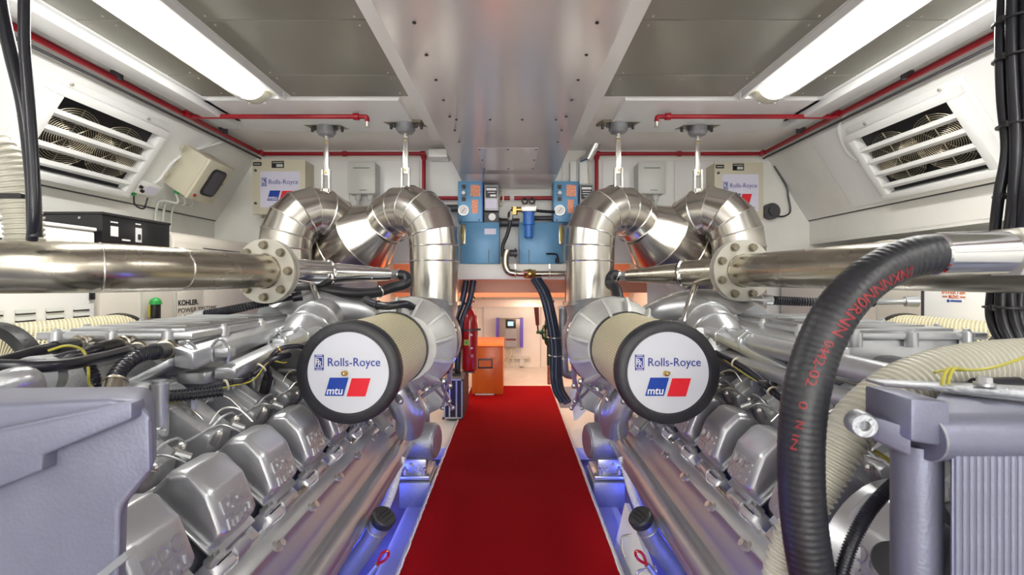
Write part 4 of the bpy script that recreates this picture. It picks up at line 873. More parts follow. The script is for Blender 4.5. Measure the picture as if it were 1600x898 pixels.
part('bracket_arm', MB().loft([P(1372, 632, .84), P(1424, 625, .82), P(1424, 665, .82), P(1378, 652, .84)], [P(1372, 632, .84)+Vector((0, .02, 0)), P(1424, 625, .82)+Vector((0, .02, 0)), P(1424, 665, .82)+Vector((0, .02, 0)), P(1378, 652, .84)+Vector((0, .02, 0))], .003), M_['engine'], t)
c = P(1349, 664, .79); part('bracket_bolt', MB().lathe([(.009, -.006), (.019, -.006), (.022, 0), (.022, .02), (.009, .02)], c, (.25, 1, 0), 24, True).cyl(c+Vector((0, .0, 0)), c+Vector((0, .02, 0)), .010, n=6), M_['engine2'], t)
part('top_rail', MB().loft([P(1380, 598, .95), P(1650, 612, .80), P(1650, 628, .80), P(1380, 604, .95)], [P(1380, 598, .95)+Vector((0, .05, 0)), P(1650, 612, .80)+Vector((0, .05, 0)), P(1650, 628, .80)+Vector((0, .05, 0)), P(1380, 604, .95)+Vector((0, .05, 0))], .003), M_['engine2'], t)
c = P(1538, 592, .86); part('rail_bolt', MB().bolt(c-Vector((0, 0, .012)), (0, 0, 1), .012, .016), M_['engine_lt'], t)
# pulley cover and black toothed band beside it
t = thing('ribbed_band', 'black ribbed conduit curving in an arc beside the near right heat exchanger', 'conduit', P(1350, 800, .86))
part('band', MB().corr(catmull([P(1425, 738, .93), P(1395, 758, .91), P(1360, 795, .89), P(1332, 845, .87), P(1312, 905, .86), P(1300, 960, .86)], 12), .0125, .006, .0022, 12), M_['cable'], t)
t = thing('pulley_guard', 'rounded silver guard behind the black ribbed arc at the lower right', 'guard', (.9, 1.1, .4))
part('guard', MB().lathe([(.02, 0), (.16, .0), (.22, .03), (.235, .08), (.235, .16)], P(1500, 960, 1.02), (-.3, 1, 0), 40), M_['engine'], t)
part('hub', MB().cyl(P(1400, 880, .93), P(1395, 878, 1.0), .04, n=24), M_['dark_metal'], t)
t = thing('corrugated_hose', 'big beige corrugated hose bending down over the right engine', 'hose', P(1330, 650, 1.0))
hp = catmull([P(1720, 560, 1.10), P(1600, 566, 1.10), P(1530, 572, 1.09), P(1455, 588, 1.07), P(1385, 622, 1.05), P(1330, 670, 1.03), P(1292, 735, 1.02), P(1258, 800, 1.01), P(1232, 850, 1.01), P(1218, 900, 1.01), P(1212, 980, 1.01)], 12)
L = len(hp); pt = resample(hp, .0035); k4 = [1, 1, .0, .0]; nP = len(pt)
part('hose', MB().tube([p_ for p_ in pt], [(.058-.024*min(1, max(0, (i/nP-.45)/.4)))-.0055*(1-k4[i % 4]) for i in range(nP)], 20), M_['beige_hose'], t)
t = thing('hydraulic_hose', 'thick black hydraulic hose with red lettering and a chrome crimp fitting', 'hose', P(1260, 700, .88))
hh = catmull([P(1458, 397, .90), P(1432, 400, .90), P(1395, 412, .90), P(1350, 440, .89), P(1308, 486, .88), P(1278, 545, .88), P(1260, 610, .87), P(1252, 680, .87), P(1252, 760, .87), P(1259, 840, .87), P(1275, 930, .87), P(1290, 1000, .87)], 10)
part('hose', MB().corr(hh, .0395, .012, .0006, 28), M_['rubber'], t)
# red stripe lettering along the hose's side facing the aisle
tx, fs_ = text_raw('0442-02 0 RN NXX', 0)
def wrap(s_, cen0, cen1, span, i0, i1, mbk):
    vs, fs = text_raw(s_, 0); lo = min(v.x for v in vs); hi = max(v.x for v in vs); yl = min(v.y for v in vs); yh = max(v.y for v in vs); out = []
    for v in vs:
        u = (v.x-lo)/(hi-lo); fi = i0+(i1-i0)*u; i = int(fi); f = fi-i; a = hh[i].lerp(hh[i+1], f); d = (hh[i+1]-hh[i]).normalized()
        side_ = Vector((0, -1, 0)); side_ = (side_-d*side_.dot(d)).normalized(); lat = d.cross(side_)
        an = cen0+(cen1-cen0)*u-span*((v.y-yl)/(yh-yl)-.5); rr = .0398+.0008*(v.z+.5)
        out.append(a+(side_*math.cos(an)+lat*math.sin(an))*rr)
    mbk.add(out, fs)
for s_, c0_, c1_, sp_, i0_, i1_ in (('//NXNNN0RNN', -.45, .1, .55, 20, 46), ('0442-02', .25, .5, .40, 48, 59), ('0', .62, .62, .34, 62, 63.5), ('N', .66, .66, .34, 66, 67.5), ('IN', .78, .86, .25, 69, 72)):
    mk = MB(); wrap(s_, c0_, c1_, sp_, i0_, i1_, mk); part('red_marking', mk, M_['red_print'], t)
ca, cb = P(1455, 397, .90), P(1566, 394, .90)
part('crimp_sleeve', MB().lathe([(.036, 0), (.0425, .006), (.0425, (cb-ca).length-.004), (.034, (cb-ca).length), (.034, (cb-ca).length+.006)], ca, cb-ca, 36), M_['chrome'], t)
part('hex_nut', MB().cyl(P(1570, 394, .90), P(1680, 392, .90), .052, n=6), M_['flange'], t)
# earth wires and small black plug over the beige hose
t = thing('earth_cable', 'yellow and green earth cable crossing the beige hose at the right edge', 'cable', P(1500, 580, .95))
part('cable', MB().tube(catmull([P(1640, 540, .9), P(1595, 560, .92), P(1540, 576, .94), P(1480, 578, .95), P(1460, 582, .94)], 8), .003, 8), M_['yellow'], t)
for dx in (0, 9): part('loop', MB().tube(catmull([P(1500+dx, 578, .93), P(1482+dx, 576, .91), P(1474+dx, 590, .90), P(1471+dx, 612, .90)], 7), .0034, 8), M_['yellow'], t)
solo('cable_plug', MB().corr(catmull([P(1478, 612, .93), P(1500, 606, .93), P(1525, 604, .94)], 8), .010, .008, .002, 10).cyl(P(1525, 604, .94), P(1590, 602, .95), .018, n=14), M_['cable'], 'black ribbed cable plug lying beneath the right earth cable', 'plug')
solo('sensor_wire', MB().tube(catmull([P(1365, 704, 1.02), P(1385, 716, 1.0), P(1400, 728, .98), P(1425, 736, .96)], 6), .005, 8), M_['yellow'], 'orange wire beside the column of the near right heat exchanger', 'wire')
# ================================================================== HANGING CABLES
t = thing('hanging_cable', 'two black cables hanging in front of the left vent, joining lower down', 'cable', P(45, 370, 1.5))
part('cable', MB().tube(catmull([P(-5, -30, 1.5), P(5, 30, 1.5), P(20, 95, 1.5), P(36, 160, 1.5), P(46, 230, 1.5), P(52, 300, 1.5), P(54, 370, 1.5)], 8), .019, 14), M_['cable'], t)
part('cable', MB().tube(catmull([P(38, -30, 1.48), P(38, 60, 1.48), P(42, 120, 1.48), P(48, 200, 1.48), P(52, 260, 1.48), P(54, 330, 1.48), P(50, 375, 1.5)], 8), .015, 14), M_['cable'], t)
part('cable_tie', MB().bx(P(10, 0, 1.6).x, P(60, 0, 1.6).x, 1.54, 1.56, P(0, 310, 1.55).z, P(0, 302, 1.55).z, .002, 1), M_['blackpl'], t)
t = thing('corrugated_conduit', 'beige corrugated conduit coming down onto the left stainless pipe', 'conduit', P(38, 378, 1.72))
part('conduit', MB().corr(catmull([P(-50, 205, 1.68), P(-10, 228, 1.70), P(12, 262, 1.72), P(28, 305, 1.74), P(36, 345, 1.75), P(39, 384, 1.75)], 12), .058, .020, .006, 22), M_['beige_hose'], t)
part('tie_tab', MB().box(P(57, 335, 1.7), (.03, .012, .012), None, .002), M_['beige'], t)
random.seed(5)
t = thing('cable_bundle', 'thick bundle of tied black cables hanging at the right edge', 'cable bundle', P(1585, 500, 1.62))
cen = [P(1588, -40, 1.60), P(1586, 60, 1.60), P(1590, 150, 1.60), P(1596, 230, 1.60), P(1588, 300, 1.62), P(1578, 370, 1.66), P(1570, 440, 1.68), P(1572, 500, 1.66), P(1600, 545, 1.62), P(1660, 565, 1.58)]
offs = [(-.035, -.02), (-.012, -.036), (.014, -.036), (.036, -.018), (.0, .0), (-.03, .02), (.03, .02)]
for (ox, oy) in offs:
    pts = [c_+Vector((ox+random.uniform(-.006, .006), oy+random.uniform(-.004, .004), 0)) for c_ in cen]
    part('cable', MB().tube(catmull(pts, 8), .0165, 12), M_['cable'], t)
for i, (py) in enumerate((32, 90, 195, 305, 480)):
    cc = P({32: 1587, 90: 1587, 195: 1593, 305: 1587, 480: 1571}[py], py, 1.60 if py < 300 else 1.64)
    part('cable_tie', MB().ring(cc, (0, 0, 1), .056, .005, 24, 5).box(cc+Vector((-.058, -.01, 0)), (.014, .014, .02)), M_['blackpl'], t)
solo('earth_cable', MB().tube(catmull([P(1606, 180, 1.62), P(1598, 240, 1.62), P(1595, 320, 1.64), P(1600, 400, 1.7)], 8), .008, 8), M_['yellow'], 'yellow cable hanging beside the black bundle at the right edge', 'cable')
# ================================================================== GENERATORS AND CABINETS OUTBOARD
t = thing('louvred_cabinet', 'white cabinet with rows of short louvres at the far left edge', 'cabinet', (-2.65, 2.0, -.45))
XC = -2.36; LC = t
part('body', MB().bx(XC-.6, XC, 1.72, 2.61, -.45, 1.535, .012), M_['white2'], t)
part('lid_edge', MB().bx(XC-.6, XC+.006, 1.71, 2.615, 1.535, 1.555, .005), M_['white2'], t)
for k in range(6):
    y = 1.75+.145*k
    for z in (1.455, 1.42, 1.10, 1.065, 1.03, .995):
        part('louvre', MB().loft([(XC, y, z), (XC, y+.10, z), (XC, y+.10, z+.016), (XC, y, z+.016)], [(XC+.008, y+.004, z-.002), (XC+.008, y+.096, z-.002), (XC+.001, y+.10, z+.016), (XC+.001, y, z+.016)]), M_['greybox'], t)
        part('louvre_slot', MB().bx(XC, XC+.0015, y+.003, y+.097, z-.010, z-.001), M_['dark_metal'], t)
part('latch', MB().bx(XC, XC+.01, 2.57, 2.60, 1.15, 1.19, .002), M_['black'], t)
t = thing('generator', 'cream generator enclosure with maker lettering behind the left engine', 'generator', (-2.65, 3.5, -.45))
part('body', MB().prism([(XC, -.45), (XC, 1.54), (XC-.03, 1.59), (XC-.10, 1.61), (-2.95, 1.61), (-2.95, -.45)], 3.22, 4.50, .012), M_['cream'], t)
part('low_cabinet', MB().bx(-2.95, XC, 2.64, 3.215, -.45, 1.445, .01), M_['cream'], t)
part('access_door', MB().bx(XC, XC+.008, 3.52, 4.44, .5, 1.50, .004), M_['cream'], t)
part('access_door', MB().bx(XC, XC+.008, 3.24, 3.50, .5, 1.50, .004), M_['cream'], t)
for y in (3.222, 3.50, 2.92): part('panel_gap', MB().bx(XC, XC+.009, y, y+.006, .5, 1.43), M_['greybox'], t)
part('door_gap', MB().bx(XC, XC+.0095, 3.52, 4.44, 1.502, 1.508), M_['dark_metal'], t)
M = basis((XC+.009, 3.45, 1.07), (0, 1, 0), (0, 0, 1), (1, 0, 0))
part('lettering', text_mb(MB(), 'KOHLER.', M @ Matrix.Translation((-.10, .030, 0)), .21, .040, .001, .03), M_['black'], t)
part('lettering', text_mb(MB(), 'POWER SYSTEMS', M @ Matrix.Translation((.005, -.025, 0)), .42, .034, .001), M_['black'], t)
part('door_knob', MB().cyl((XC+.008, 3.66, 1.42), (XC+.02, 3.66, 1.42), .012, n=10), M_['black'], t)
t = thing('meter_box', 'black metal meter box standing on the low cream cabinet', 'box', (-2.6, 2.85, 1.445))
part('case', MB().bx(-2.80, XC-.01, 2.665, 3.19, 1.447, 1.65, .004), M_['black'], t)
part('top_lip', MB().bx(-2.81, XC-.004, 2.66, 3.195, 1.64, 1.655, .002, 1), M_['black'], t)
for y, z, w_, h_ in ((2.72, 1.52, .05, .06), (2.90, 1.50, .045, .09)): part('switch_plate', MB().bx(XC-.01, XC-.006, y, y+w_, z, z+h_), M_['print_white'], t)
part('rocker', MB().bx(XC-.006, XC+.002, 2.912, 2.932, 1.515, 1.55, .002, 1), M_['black'], t)
part('engraving', MB().bx(XC-.01, XC-.008, 2.80, 2.86, 1.50, 1.51).bx(XC-.01, XC-.008, 2.72, 2.77, 1.60, 1.608).bx(XC-.01, XC-.008, 2.90, 2.94, 1.61, 1.618), M_['print_white'], t)
for x in (-2.70, -2.50): part('screw', MB().cyl((x, 2.665, 1.62), (x, 2.66, 1.62), .007, n=8), M_['bolt'], t)
for y in (2.0, 2.18):
    part('pipe_cap', MB().cyl((-2.70, y, 1.556), (-2.70, y, 1.64), .036, n=18).cyl((-2.70, y, 1.59), (-2.70, y, 1.61), .05, n=18), M_['white2'], LC)
# right side
XR = 2.62
t = thing('generator', 'cream generator enclosure behind the right engine', 'generator', (2.65, 3.4, -.45))
part('body', MB().prism([(XR, -.45), (XR, 1.47), (XR+.03, 1.52), (XR+.10, 1.545), (2.95, 1.545), (2.95, -.45)], 2.69, 4.50, .02, 3), M_['cream'], t)
for a, b in ((2.76, 3.30), (3.42, 4.44)):
    part('access_door', MB().bx(XR-.008, XR, a, b, .5, 1.46, .004), M_['cream'], t)
    part('door_gap', MB().bx(XR-.0095, XR, a, b, 1.462, 1.468), M_['dark_metal'], t); part('door_gap', MB().bx(XR-.0095, XR, b+.001, b+.007, .5, 1.465), M_['greybox'], t)
part('door_latch', MB().bx(XR-.02, XR-.008, 3.98, 4.04, 1.41, 1.435, .003), M_['black'], t)
part('top_band', MB().prism([(XR-.006, 1.40), (XR-.006, 1.475), (XR+.026, 1.53), (XR+.10, 1.552), (2.95, 1.552), (2.95, 1.545), (XR+.10, 1.545), (XR+.03, 1.52), (XR, 1.47)], 3.31, 3.41), M_['cream'], t)
t = thing('inverter_cabinet', 'white inverter cabinet with orange lettering behind the right stainless pipe', 'cabinet', (2.45, 2.2, -.45))
part('body', MB().bx(2.38, 2.85, 2.10, 2.675, -.45, 1.33, .01), M_['white2'], t)
part('edge_strip', MB().bx(2.375, 2.39, 2.66, 2.676, -.4, 1.32), M_['dark_metal'], t)
M = basis((2.3795, 2.483, 1.175), (0, -1, 0), (0, 0, 1), (-1, 0, 0))
part('lettering', text_mb(MB(), 'INVERTER', M @ Matrix.Translation((0, .018, 0)), .135, .018, .001, .015), M_['orange_print'], t)
part('lettering', text_mb(MB(), 'BLDC', M @ Matrix.Translation((0, -.006, 0)), .055, .017, .001, .03), M_['orange_print'], t)
part('rule_lines', MB().bx(2.3785, 2.3795, 2.518, 2.548, 1.165, 1.168).bx(2.3785, 2.3795, 2.418, 2.448, 1.165, 1.168).bx(2.3785, 2.3795, 2.518, 2.548, 1.171, 1.173).bx(2.3785, 2.3795, 2.418, 2.448, 1.171, 1.173), M_['orange_print'], t)
part('maker_mark', MB().cyl((2.3795, 2.513, 1.146), (2.378, 2.513, 1.146), .008, n=16).bx(2.378, 2.3795, 2.438, 2.50, 1.143, 1.151), M_['sign_blue'], t)
solo('alarm_bell', MB().cyl((2.56, 4.53, 1.945), (2.56, 4.585, 1.945), .08, n=28).cyl((2.56, 4.51, 1.945), (2.56, 4.53, 1.945), .04, n=20), M_['dark_metal'], 'dark round alarm bell on the bulkhead beside the right control panel', 'bell')
solo('bell_cable', MB().tube(catmull([(2.63, 4.57, 1.90), (2.70, 4.57, 1.90), (2.76, 4.57, 1.95), (2.74, 4.57, 2.1), (2.72, 4.57, 2.2), (2.60, 4.57, 2.40)], 6), .008, 8), M_['cable'], 'thin black cable rising from the round alarm bell', 'cable')
# ================================================================== BULKHEAD MACHINES
def gauge(par, x, y, z, r):
    g = part('gauge', MB().cyl((x, y, z), (x, y-.02, z), r, n=28).ring((x, y-.02, z), (0, 1, 0), r*.93, r*.10, 28, 6), M_['chrome'], par)
    part('gauge_face', MB().cyl((x, y-.0205, z), (x, y-.023, z), r*.8, n=26), M_['print_white'], g)
    part('needle', MB().box((x, y-.024, z), (.004, .002, r*1.1), Matrix.Rotation(.7, 3, 'Y')), M_['black'], g)
YM = 4.33
def zz(py, Y=YM): return H-(py-HY)/F*Y
def xx(px, Y=YM): return (px-800)/F*Y
def watermaker(xa, xb, la, lb, lab, left):
    t = thing('water_maker', lab, 'machine', ((la+lb)/2, YM+.1, zz(411)))
    part('lower_cabinet', MB().bx(xx(la), xx(lb), YM, YM+.24, 1.417, zz(347), .006), M_['blue'], t)
    ub = part('gauge_panel', MB().bx(xx(xa), xx(xb), YM-.005, YM+.235, zz(347)+.002, zz(283), .005), M_['blue'], t)
    part('panel_edge', MB().bx(xx(xb)-.006, xx(xb)+.002, YM-.008, YM-.004, zz(347), zz(283)), M_['blue2'], t)
    cx = xx(xa)+.055
    for (py, r) in ((292, .012), (302, .017), (311, .012)):
        part('valve_knob', MB().cyl((cx, YM-.005, zz(py)), (cx, YM-.035, zz(py)), r, n=14), M_['black'] if py != 302 else M_['print_white'], t)
        part('valve_plate', MB().bx(cx-.02, cx+.02, YM-.008, YM-.005, zz(py+3.5), zz(py-3.5)), M_['dark_metal'], t)
    gauge(t, cx+.0, YM-.005, zz(329), .05)
    part('etched_plate', MB().bx(cx+.065, cx+.155, YM-.008, YM-.005, zz(307), zz(289)), M_['copper_plate'], t)
    part('etched_plate', MB().bx(cx+.075, cx+.135, YM-.008, YM-.005, zz(333), zz(312)), M_['copper_plate'], t)
    for x in (xx(xa)+.03, xx(xb)-.03): part('screw', MB().cyl((x, YM-.005, zz(344)), (x, YM-.012, zz(344)), .009, n=6), M_['dark_metal'], t)
    # sight glass
    sx = xx(xa)+.055 if left else xx(876)-.0
    s_ = part('sight_glass', MB().bx(sx-.020, sx+.020, YM-.03, YM, zz(382), zz(351), .004), M_['pipe_steel'], t); part('tube', MB().bx(sx-.010, sx+.010, YM-.034, YM-.03, zz(377), zz(356)), M_['yellow'], s_)
    part('door_line', MB().bx(xx((la+lb)/2+(13 if left else -19)), xx((la+lb)/2+(13 if left else -19))+.006, YM-.002, YM, zz(410), zz(390)), M_['dark_metal'], t)
    return t
w1 = watermaker(715.5, 754, 720, 780, 'blue machine with gauges left of the middle of the shelf beam', True)
part('notice', MB().bx(xx(757), xx(775), YM-.003, YM, zz(366), zz(357)), M_['poster'], w1)
w2 = watermaker(865, 903, 811, 879, 'blue machine with gauges right of the middle of the shelf beam', False)
t = thing('starter_box', 'grey starter box with black label plate and white knob beside the left blue gauges', 'box', (xx(768), YM, zz(347)))
part('body', MB().bx(xx(757), xx(779), YM+.0, YM+.2, zz(329), zz(288), .006), M_['engine2'], t); part('label_plate', MB().bx(xx(759), xx(776.5), YM-.004, YM, zz(309), zz(292)), M_['black'], t)
part('engraving', MB().bx(xx(760), xx(775.5), YM-.006, YM-.004, zz(297.5), zz(294)).bx(xx(762), xx(774), YM-.006, YM-.004, zz(301), zz(300)).bx(xx(766), xx(775), YM-.006, YM-.004, zz(307), zz(304)), M_['print_white'], t)
part('notice', MB().bx(xx(758.5), xx(776), YM-.003, YM, zz(325.5), zz(311.5)), M_['poster'], t)
part('switch_block', MB().bx(xx(757), xx(779), YM+.02, YM+.2, zz(347)+.002, zz(331)), M_['black'], t); part('knob', MB().cyl((xx(769), YM+.02, zz(339)), (xx(769), YM-.01, zz(339)), .034, n=22), M_['print_white'], t)
solo('label_box', MB().bx(xx(906), xx(927), YM+.0, YM+.15, zz(325), zz(287), .006), M_['engine2'], 'grey box with a dark label plate beside the right blue gauges', 'box')
tt = thing('label_sign', 'black label plate with white lines beside the right blue gauges', 'sign', (xx(916), YM-.002, zz(309)))
part('plate', MB().bx(xx(908), xx(925), YM-.004, YM-.0005, zz(311), zz(290)), M_['black'], tt); part('engraving', MB().bx(xx(909), xx(924), YM-.006, YM-.004, zz(296), zz(292.5)).bx(xx(910), xx(923), YM-.006, YM-.004, zz(299.5), zz(298.5)).bx(xx(910), xx(923), YM-.006, YM-.004, zz(303), zz(302)).bx(xx(912), xx(920), YM-.006, YM-.004, zz(307), zz(306)), M_['print_white'], tt)
# blue water filter
t = thing('water_filter', 'bright blue filter bowl with steel head between the two blue machines', 'filter', (xx(826), YM-.1, zz(375)))
fx_ = xx(825.5); part('bowl', MB().lathe([(.0, 0), (.030, .0), (.040, .012), (.040, .12), (.052, .125), (.052, .245), (.045, .25)], (fx_, YM-.10, zz(374)), (0, 0, 1), 28), M_['blue2'], t)
part('head', MB().bx(fx_-.068, fx_+.068, YM-.16, YM-.03, zz(334), zz(323), .008), M_['bolt'], t)
for x in (-.035, .03): part('coil', MB().ring((fx_+x, YM-.10, zz(317)), (0, 1, .1), .024, .008, 18, 8).cyl((fx_+x, YM-.1, zz(323)), (fx_+x, YM-.1, zz(321)), .018, n=12), M_['black'], t)
part('hose', MB().tube(catmull([(fx_+.06, YM-.09, zz(331)), (fx_+.12, YM-.08, zz(332)), (xx(866), YM-.03, zz(332))], 6), .014, 10), M_['black'], t)
part('union', MB().cyl((fx_-.13, YM-.1, zz(330)), (fx_-.06, YM-.1, zz(330)), .024, n=12).cyl((fx_-.13, YM-.1, zz(338)), (fx_-.13, YM-.1, zz(326)), .028, n=12), M_['brass'], t)
hp = catmull([(xx(801), YM-.10, zz(331)), (xx(796), YM-.12, zz(338)), (xx(797), YM-.13, zz(352)), (xx(792), YM-.12, zz(370)), (xx(786), YM-.11, zz(385)), (xx(786), YM-.11, zz(402))], 7)
t = thing('water_hose', 'black hose with steel elbow hanging below the blue filter', 'hose', hp[-1]); part('hose', MB().tube(hp, .017, 12), M_['rubber'], t); part('crimp', MB().cyl(hp[3], hp[12], .022, n=12), M_['bolt'], t)
t = thing('drain_pipe', 'steel pipe with valves running under the blue machines along the shelf beam', 'pipe', (xx(840), YM-.11, zz(430)))
pp = catmull([(xx(793), YM-.12, zz(392)), (xx(790), YM-.12, zz(402)), (xx(790), YM-.12, zz(415)), (xx(794), YM-.12, zz(424)), (xx(803), YM-.12, zz(427)), (xx(820), YM-.12, zz(428)), (xx(850), YM-.12, zz(428)), (xx(884), YM-.12, zz(428))], 6)
part('pipe', MB().tube(pp, [.032 if i < 26 else .026 for i in range(len(pp))], 16), M_['pipe_steel'], t)
for px in (805, 857): part('clamp', MB().ring((xx(px), YM-.12, zz(428)), (1, 0, 0), .032, .006, 20, 6).bx(xx(px)-.006, xx(px)+.006, YM-.125, YM-.1, zz(420), zz(413)), M_['bolt'], t)
part('valve_body', MB().cyl((xx(818), YM-.12, zz(428)), (xx(836), YM-.12, zz(428)), .038, n=8).ball((xx(827), YM-.12, zz(428)), .045, 12).cyl((xx(822), YM-.12, zz(428)), (xx(822), YM-.14, zz(434)), .014, n=8), M_['brass'], t)
part('valve_handle', MB().bx(xx(812), xx(824), YM-.17, YM-.16, zz(427), zz(425), .002, 1), M_['red'], t)
part('flange_stub', MB().cyl((xx(796), YM-.05, zz(396)), (xx(808), YM-.05, zz(396)), .032, n=14).cyl((xx(804), YM-.05, zz(396)), (xx(806), YM-.05, zz(396)), .046, n=16), M_['dark_metal'], t)
solo('tap', MB().tube(catmull([(xx(853), YM-.05, zz(397)), (xx(862), YM-.05, zz(397)), (xx(869), YM-.05, zz(398)), (xx(871), YM-.04, zz(404))], 5), .008, 8).cyl((xx(870), YM-.04, zz(404)), (xx(870), YM-.04, zz(411)), .018, n=10).cyl((xx(870), YM-.04, zz(405)), (xx(870), YM+.0, zz(405)), .012, n=10), M_['black'], 'small black lever tap on the right blue machine', 'tap')
solo('cable_coil', MB().ring((xx(783), YM+.02, zz(309)), (1, .3, 0), .075, .006, 24, 6), M_['beige'], 'thin beige cable coil beside the grey starter box', 'cable')
# dark pipes behind the blue machines
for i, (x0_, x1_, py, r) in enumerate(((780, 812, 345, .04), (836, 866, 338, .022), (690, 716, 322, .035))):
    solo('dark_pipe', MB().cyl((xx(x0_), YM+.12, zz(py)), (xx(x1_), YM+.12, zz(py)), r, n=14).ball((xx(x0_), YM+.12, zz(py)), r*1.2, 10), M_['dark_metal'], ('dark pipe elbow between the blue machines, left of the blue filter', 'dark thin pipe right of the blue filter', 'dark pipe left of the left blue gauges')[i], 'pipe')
# chrome bracket lamp and wires on the right bulkhead
t = thing('cable_gland_stack', 'chrome conduit elbow with loose wires high on the right bulkhead', 'conduit', P(922, 240, 4.5))
part('elbow', MB().cyl(P(932, 222, 4.4), P(919, 248, 4.45), .045, .04, n=18).cyl(P(919, 246, 4.45), P(908, 250, 4.5), .03, n=12), M_['chrome'], t)
for dx in (0, 6): part('wire', MB().tube(catmull([P(912+dx, 252, 4.5), P(908+dx*1.8, 262, 4.53), P(914+dx, 272, 4.54), P(912+dx*1.6, 290, 4.54)], 6), .007, 6), M_['beige'], t)
solo('cable_duct', MB().bx(.66, .74, 4.50, 4.585, 1.9, 2.43, .006).bx(.57, .63, 4.52, 4.585, 1.9, 2.43, .006), M_['white2'], 'pair of white cable ducts on the bulkhead right of the ventilation trunk', 'duct')
solo('smoke_detector', MB().bx(-.80, -.62, 4.40, 4.58, 2.44, 2.52, .008), M_['white2'], 'small white box at the top of the bulkhead left of the ventilation trunk', 'box')
# ================================================================== DOORWAY: hoses, extinguisher, cabinet, case
def bundle(name, pts, r, offs, lab, ties=()):
    t = thing(name, lab, 'hose', pts[-1])
    for (ox, oy) in offs:
        part('hose', MB().tube(catmull([p_+Vector((ox, oy, 0)) for p_ in pts], 8), r, 12), M_['blue_hose'], t)
    for (px, py, Y) in ties: part('hose_tie', MB().ring(P(px, py, Y), (0, .0, 1), r*2.3, .005, 20, 5), M_['bolt'], t)
bundle('hose_bundle', [P(734, 438, 4.5), P(728, 470, 4.48), P(717, 500, 4.45), P(711, 530, 4.42), P(709, 575, 4.40), P(708, 590, 4.40)], .030, [(-.035, 0), (.035, .01)], 'two dark blue hoses hanging left of the doorway beside the extinguisher')
bundle('hose_bundle', [P(838, 436, 4.2), P(852, 460, 4.12), P(862, 500, 4.08), P(868, 540, 4.05), P(869, 580, 4.0), P(873, 608, 3.9), P(884, 627, 3.8)], .026, [(-.03, 0), (.025, .0), (0, -.035)], 'three dark blue hoses curving down right of the doorway', [(866, 527, 4.06), (868, 555, 4.03)])
t = thing('vertical_pipe', 'grey vertical pipe with hose clamps right of the doorway hoses', 'pipe', P(882, 585, 4.1))
pp = catmull([P(880, 478, 4.1), P(880, 530, 4.1), P(881, 570, 4.1), P(885, 583, 4.1), P(898, 586, 4.05)], 7)
part('pipe', MB().tube(pp, .040, 18), M_['engine2'], t)
for py in (480, 560): part('clamp', MB().ring(P(880, py, 4.1), (0, 0, 1), .043, .006, 22, 6).bx(P(880, py, 4.05).x-.04, P(880, py, 4.05).x+.01, 4.04, 4.06, P(0, py+2, 4.05).z, P(0, py-2, 4.05).z), M_['bolt'], t)
t = thing('fire_extinguisher', 'tall red fire extinguisher hanging left of the doorway', 'fire extinguisher', (-.42, 4.5, .38))
ex, ey, eb = -.415, 4.50, .385
part('cylinder', MB().lathe([(0, 0), (.06, 0), (.078, .015), (.082, .04), (.082, .47), (.072, .53), (.045, .58), (.026, .60), (.026, .63)], (ex, ey, eb), (0, 0, 1), 32), M_['red'], t)
part('valve', MB().cyl((ex, ey, eb+.63), (ex, ey, eb+.67), .020, n=14).bx(ex-.02, ex+.05, ey-.012, ey+.012, eb+.665, eb+.68, .003).tube([(ex+.0, ey, eb+.69), (ex+.045, ey, eb+.72), (ex+.05, ey, eb+.70)], .008, 8), M_['black'], t)
part('hose', MB().tube(catmull([(ex-.02, ey, eb+.65), (ex-.07, ey-.02, eb+.64), (ex-.11, ey-.02, eb+.5), (ex-.10, ey-.02, eb+.2)], 6), .013, 10), M_['black'], t)
part('band', MB().lathe([(.0835, 0), (.0845, .0), (.0845, .02), (.0835, .02)], (ex, ey, eb+.39), (0, 0, 1), 32, True).bx(ex+.08, ex+.11, ey-.01, ey+.01, eb+.39, eb+.41), M_['dark_metal'], t)
part('label_plate', MB().bx(ex-.045, ex+.005, ey-.0845, ey-.080, eb+.255, eb+.31), M_['yellow'], t); part('label_dot', MB().cyl((ex-.02, ey-.085, eb+.282), (ex-.02, ey-.087, eb+.282), .016, n=16), M_['green'], t)
part('print', MB().bx(ex+.018, ex+.035, ey-.0835, ey-.076, eb+.345, eb+.365).bx(ex+.018, ex+.04, ey-.0835, ey-.075, eb+.22, eb+.235).bx(ex+.02, ex+.045, ey-.083, ey-.072, eb+.16, eb+.165).bx(ex+.02, ex+.045, ey-.083, ey-.072, eb+.145, eb+.15), M_['poster'], t)
part('bracket', MB().bx(ex-.03, ex+.03, ey+.07, 4.62, eb+.36, eb+.44).bx(ex-.05, ex+.05, ey-.03, 4.62, eb-.02, eb-.003), M_['dark_metal'], t)
t = thing('orange_cabinet', 'bright orange metal cabinet standing left inside the doorway', 'cabinet', (-.28, 5.4, 0))
c0x, c1x = P(737, 0, 5.05).x, P(786, 0, 5.05).x
part('body', MB().bx(c0x, c1x, 5.06, 5.84, .013, .535, .006), M_['orange'], t); part('top', MB().bx(c0x-.005, c1x+.005, 5.05, 5.85, .535, .548, .003), M_['orange'], t)
part('door', MB().bx(c0x+.06, c1x-.09, 5.045, 5.06, .035, .42, .004), M_['orange'], t)
part('handle_recess', MB().bx(c0x+.065, c0x+.23, 5.04, 5.046, .30, .41, .003), M_['dark_metal'], t); part('handle_plate', MB().bx(c0x+.08, c0x+.215, 5.037, 5.041, .32, .39), M_['orange'], t)
part('kick_strip', MB().bx(c0x+.04, c1x-.10, 5.03, 5.05, .013, .026), M_['print_white'], t)
t = thing('flight_case', 'black and aluminium tool case standing at the left edge of the carpet', 'case', (-.52, 4.3, .013))
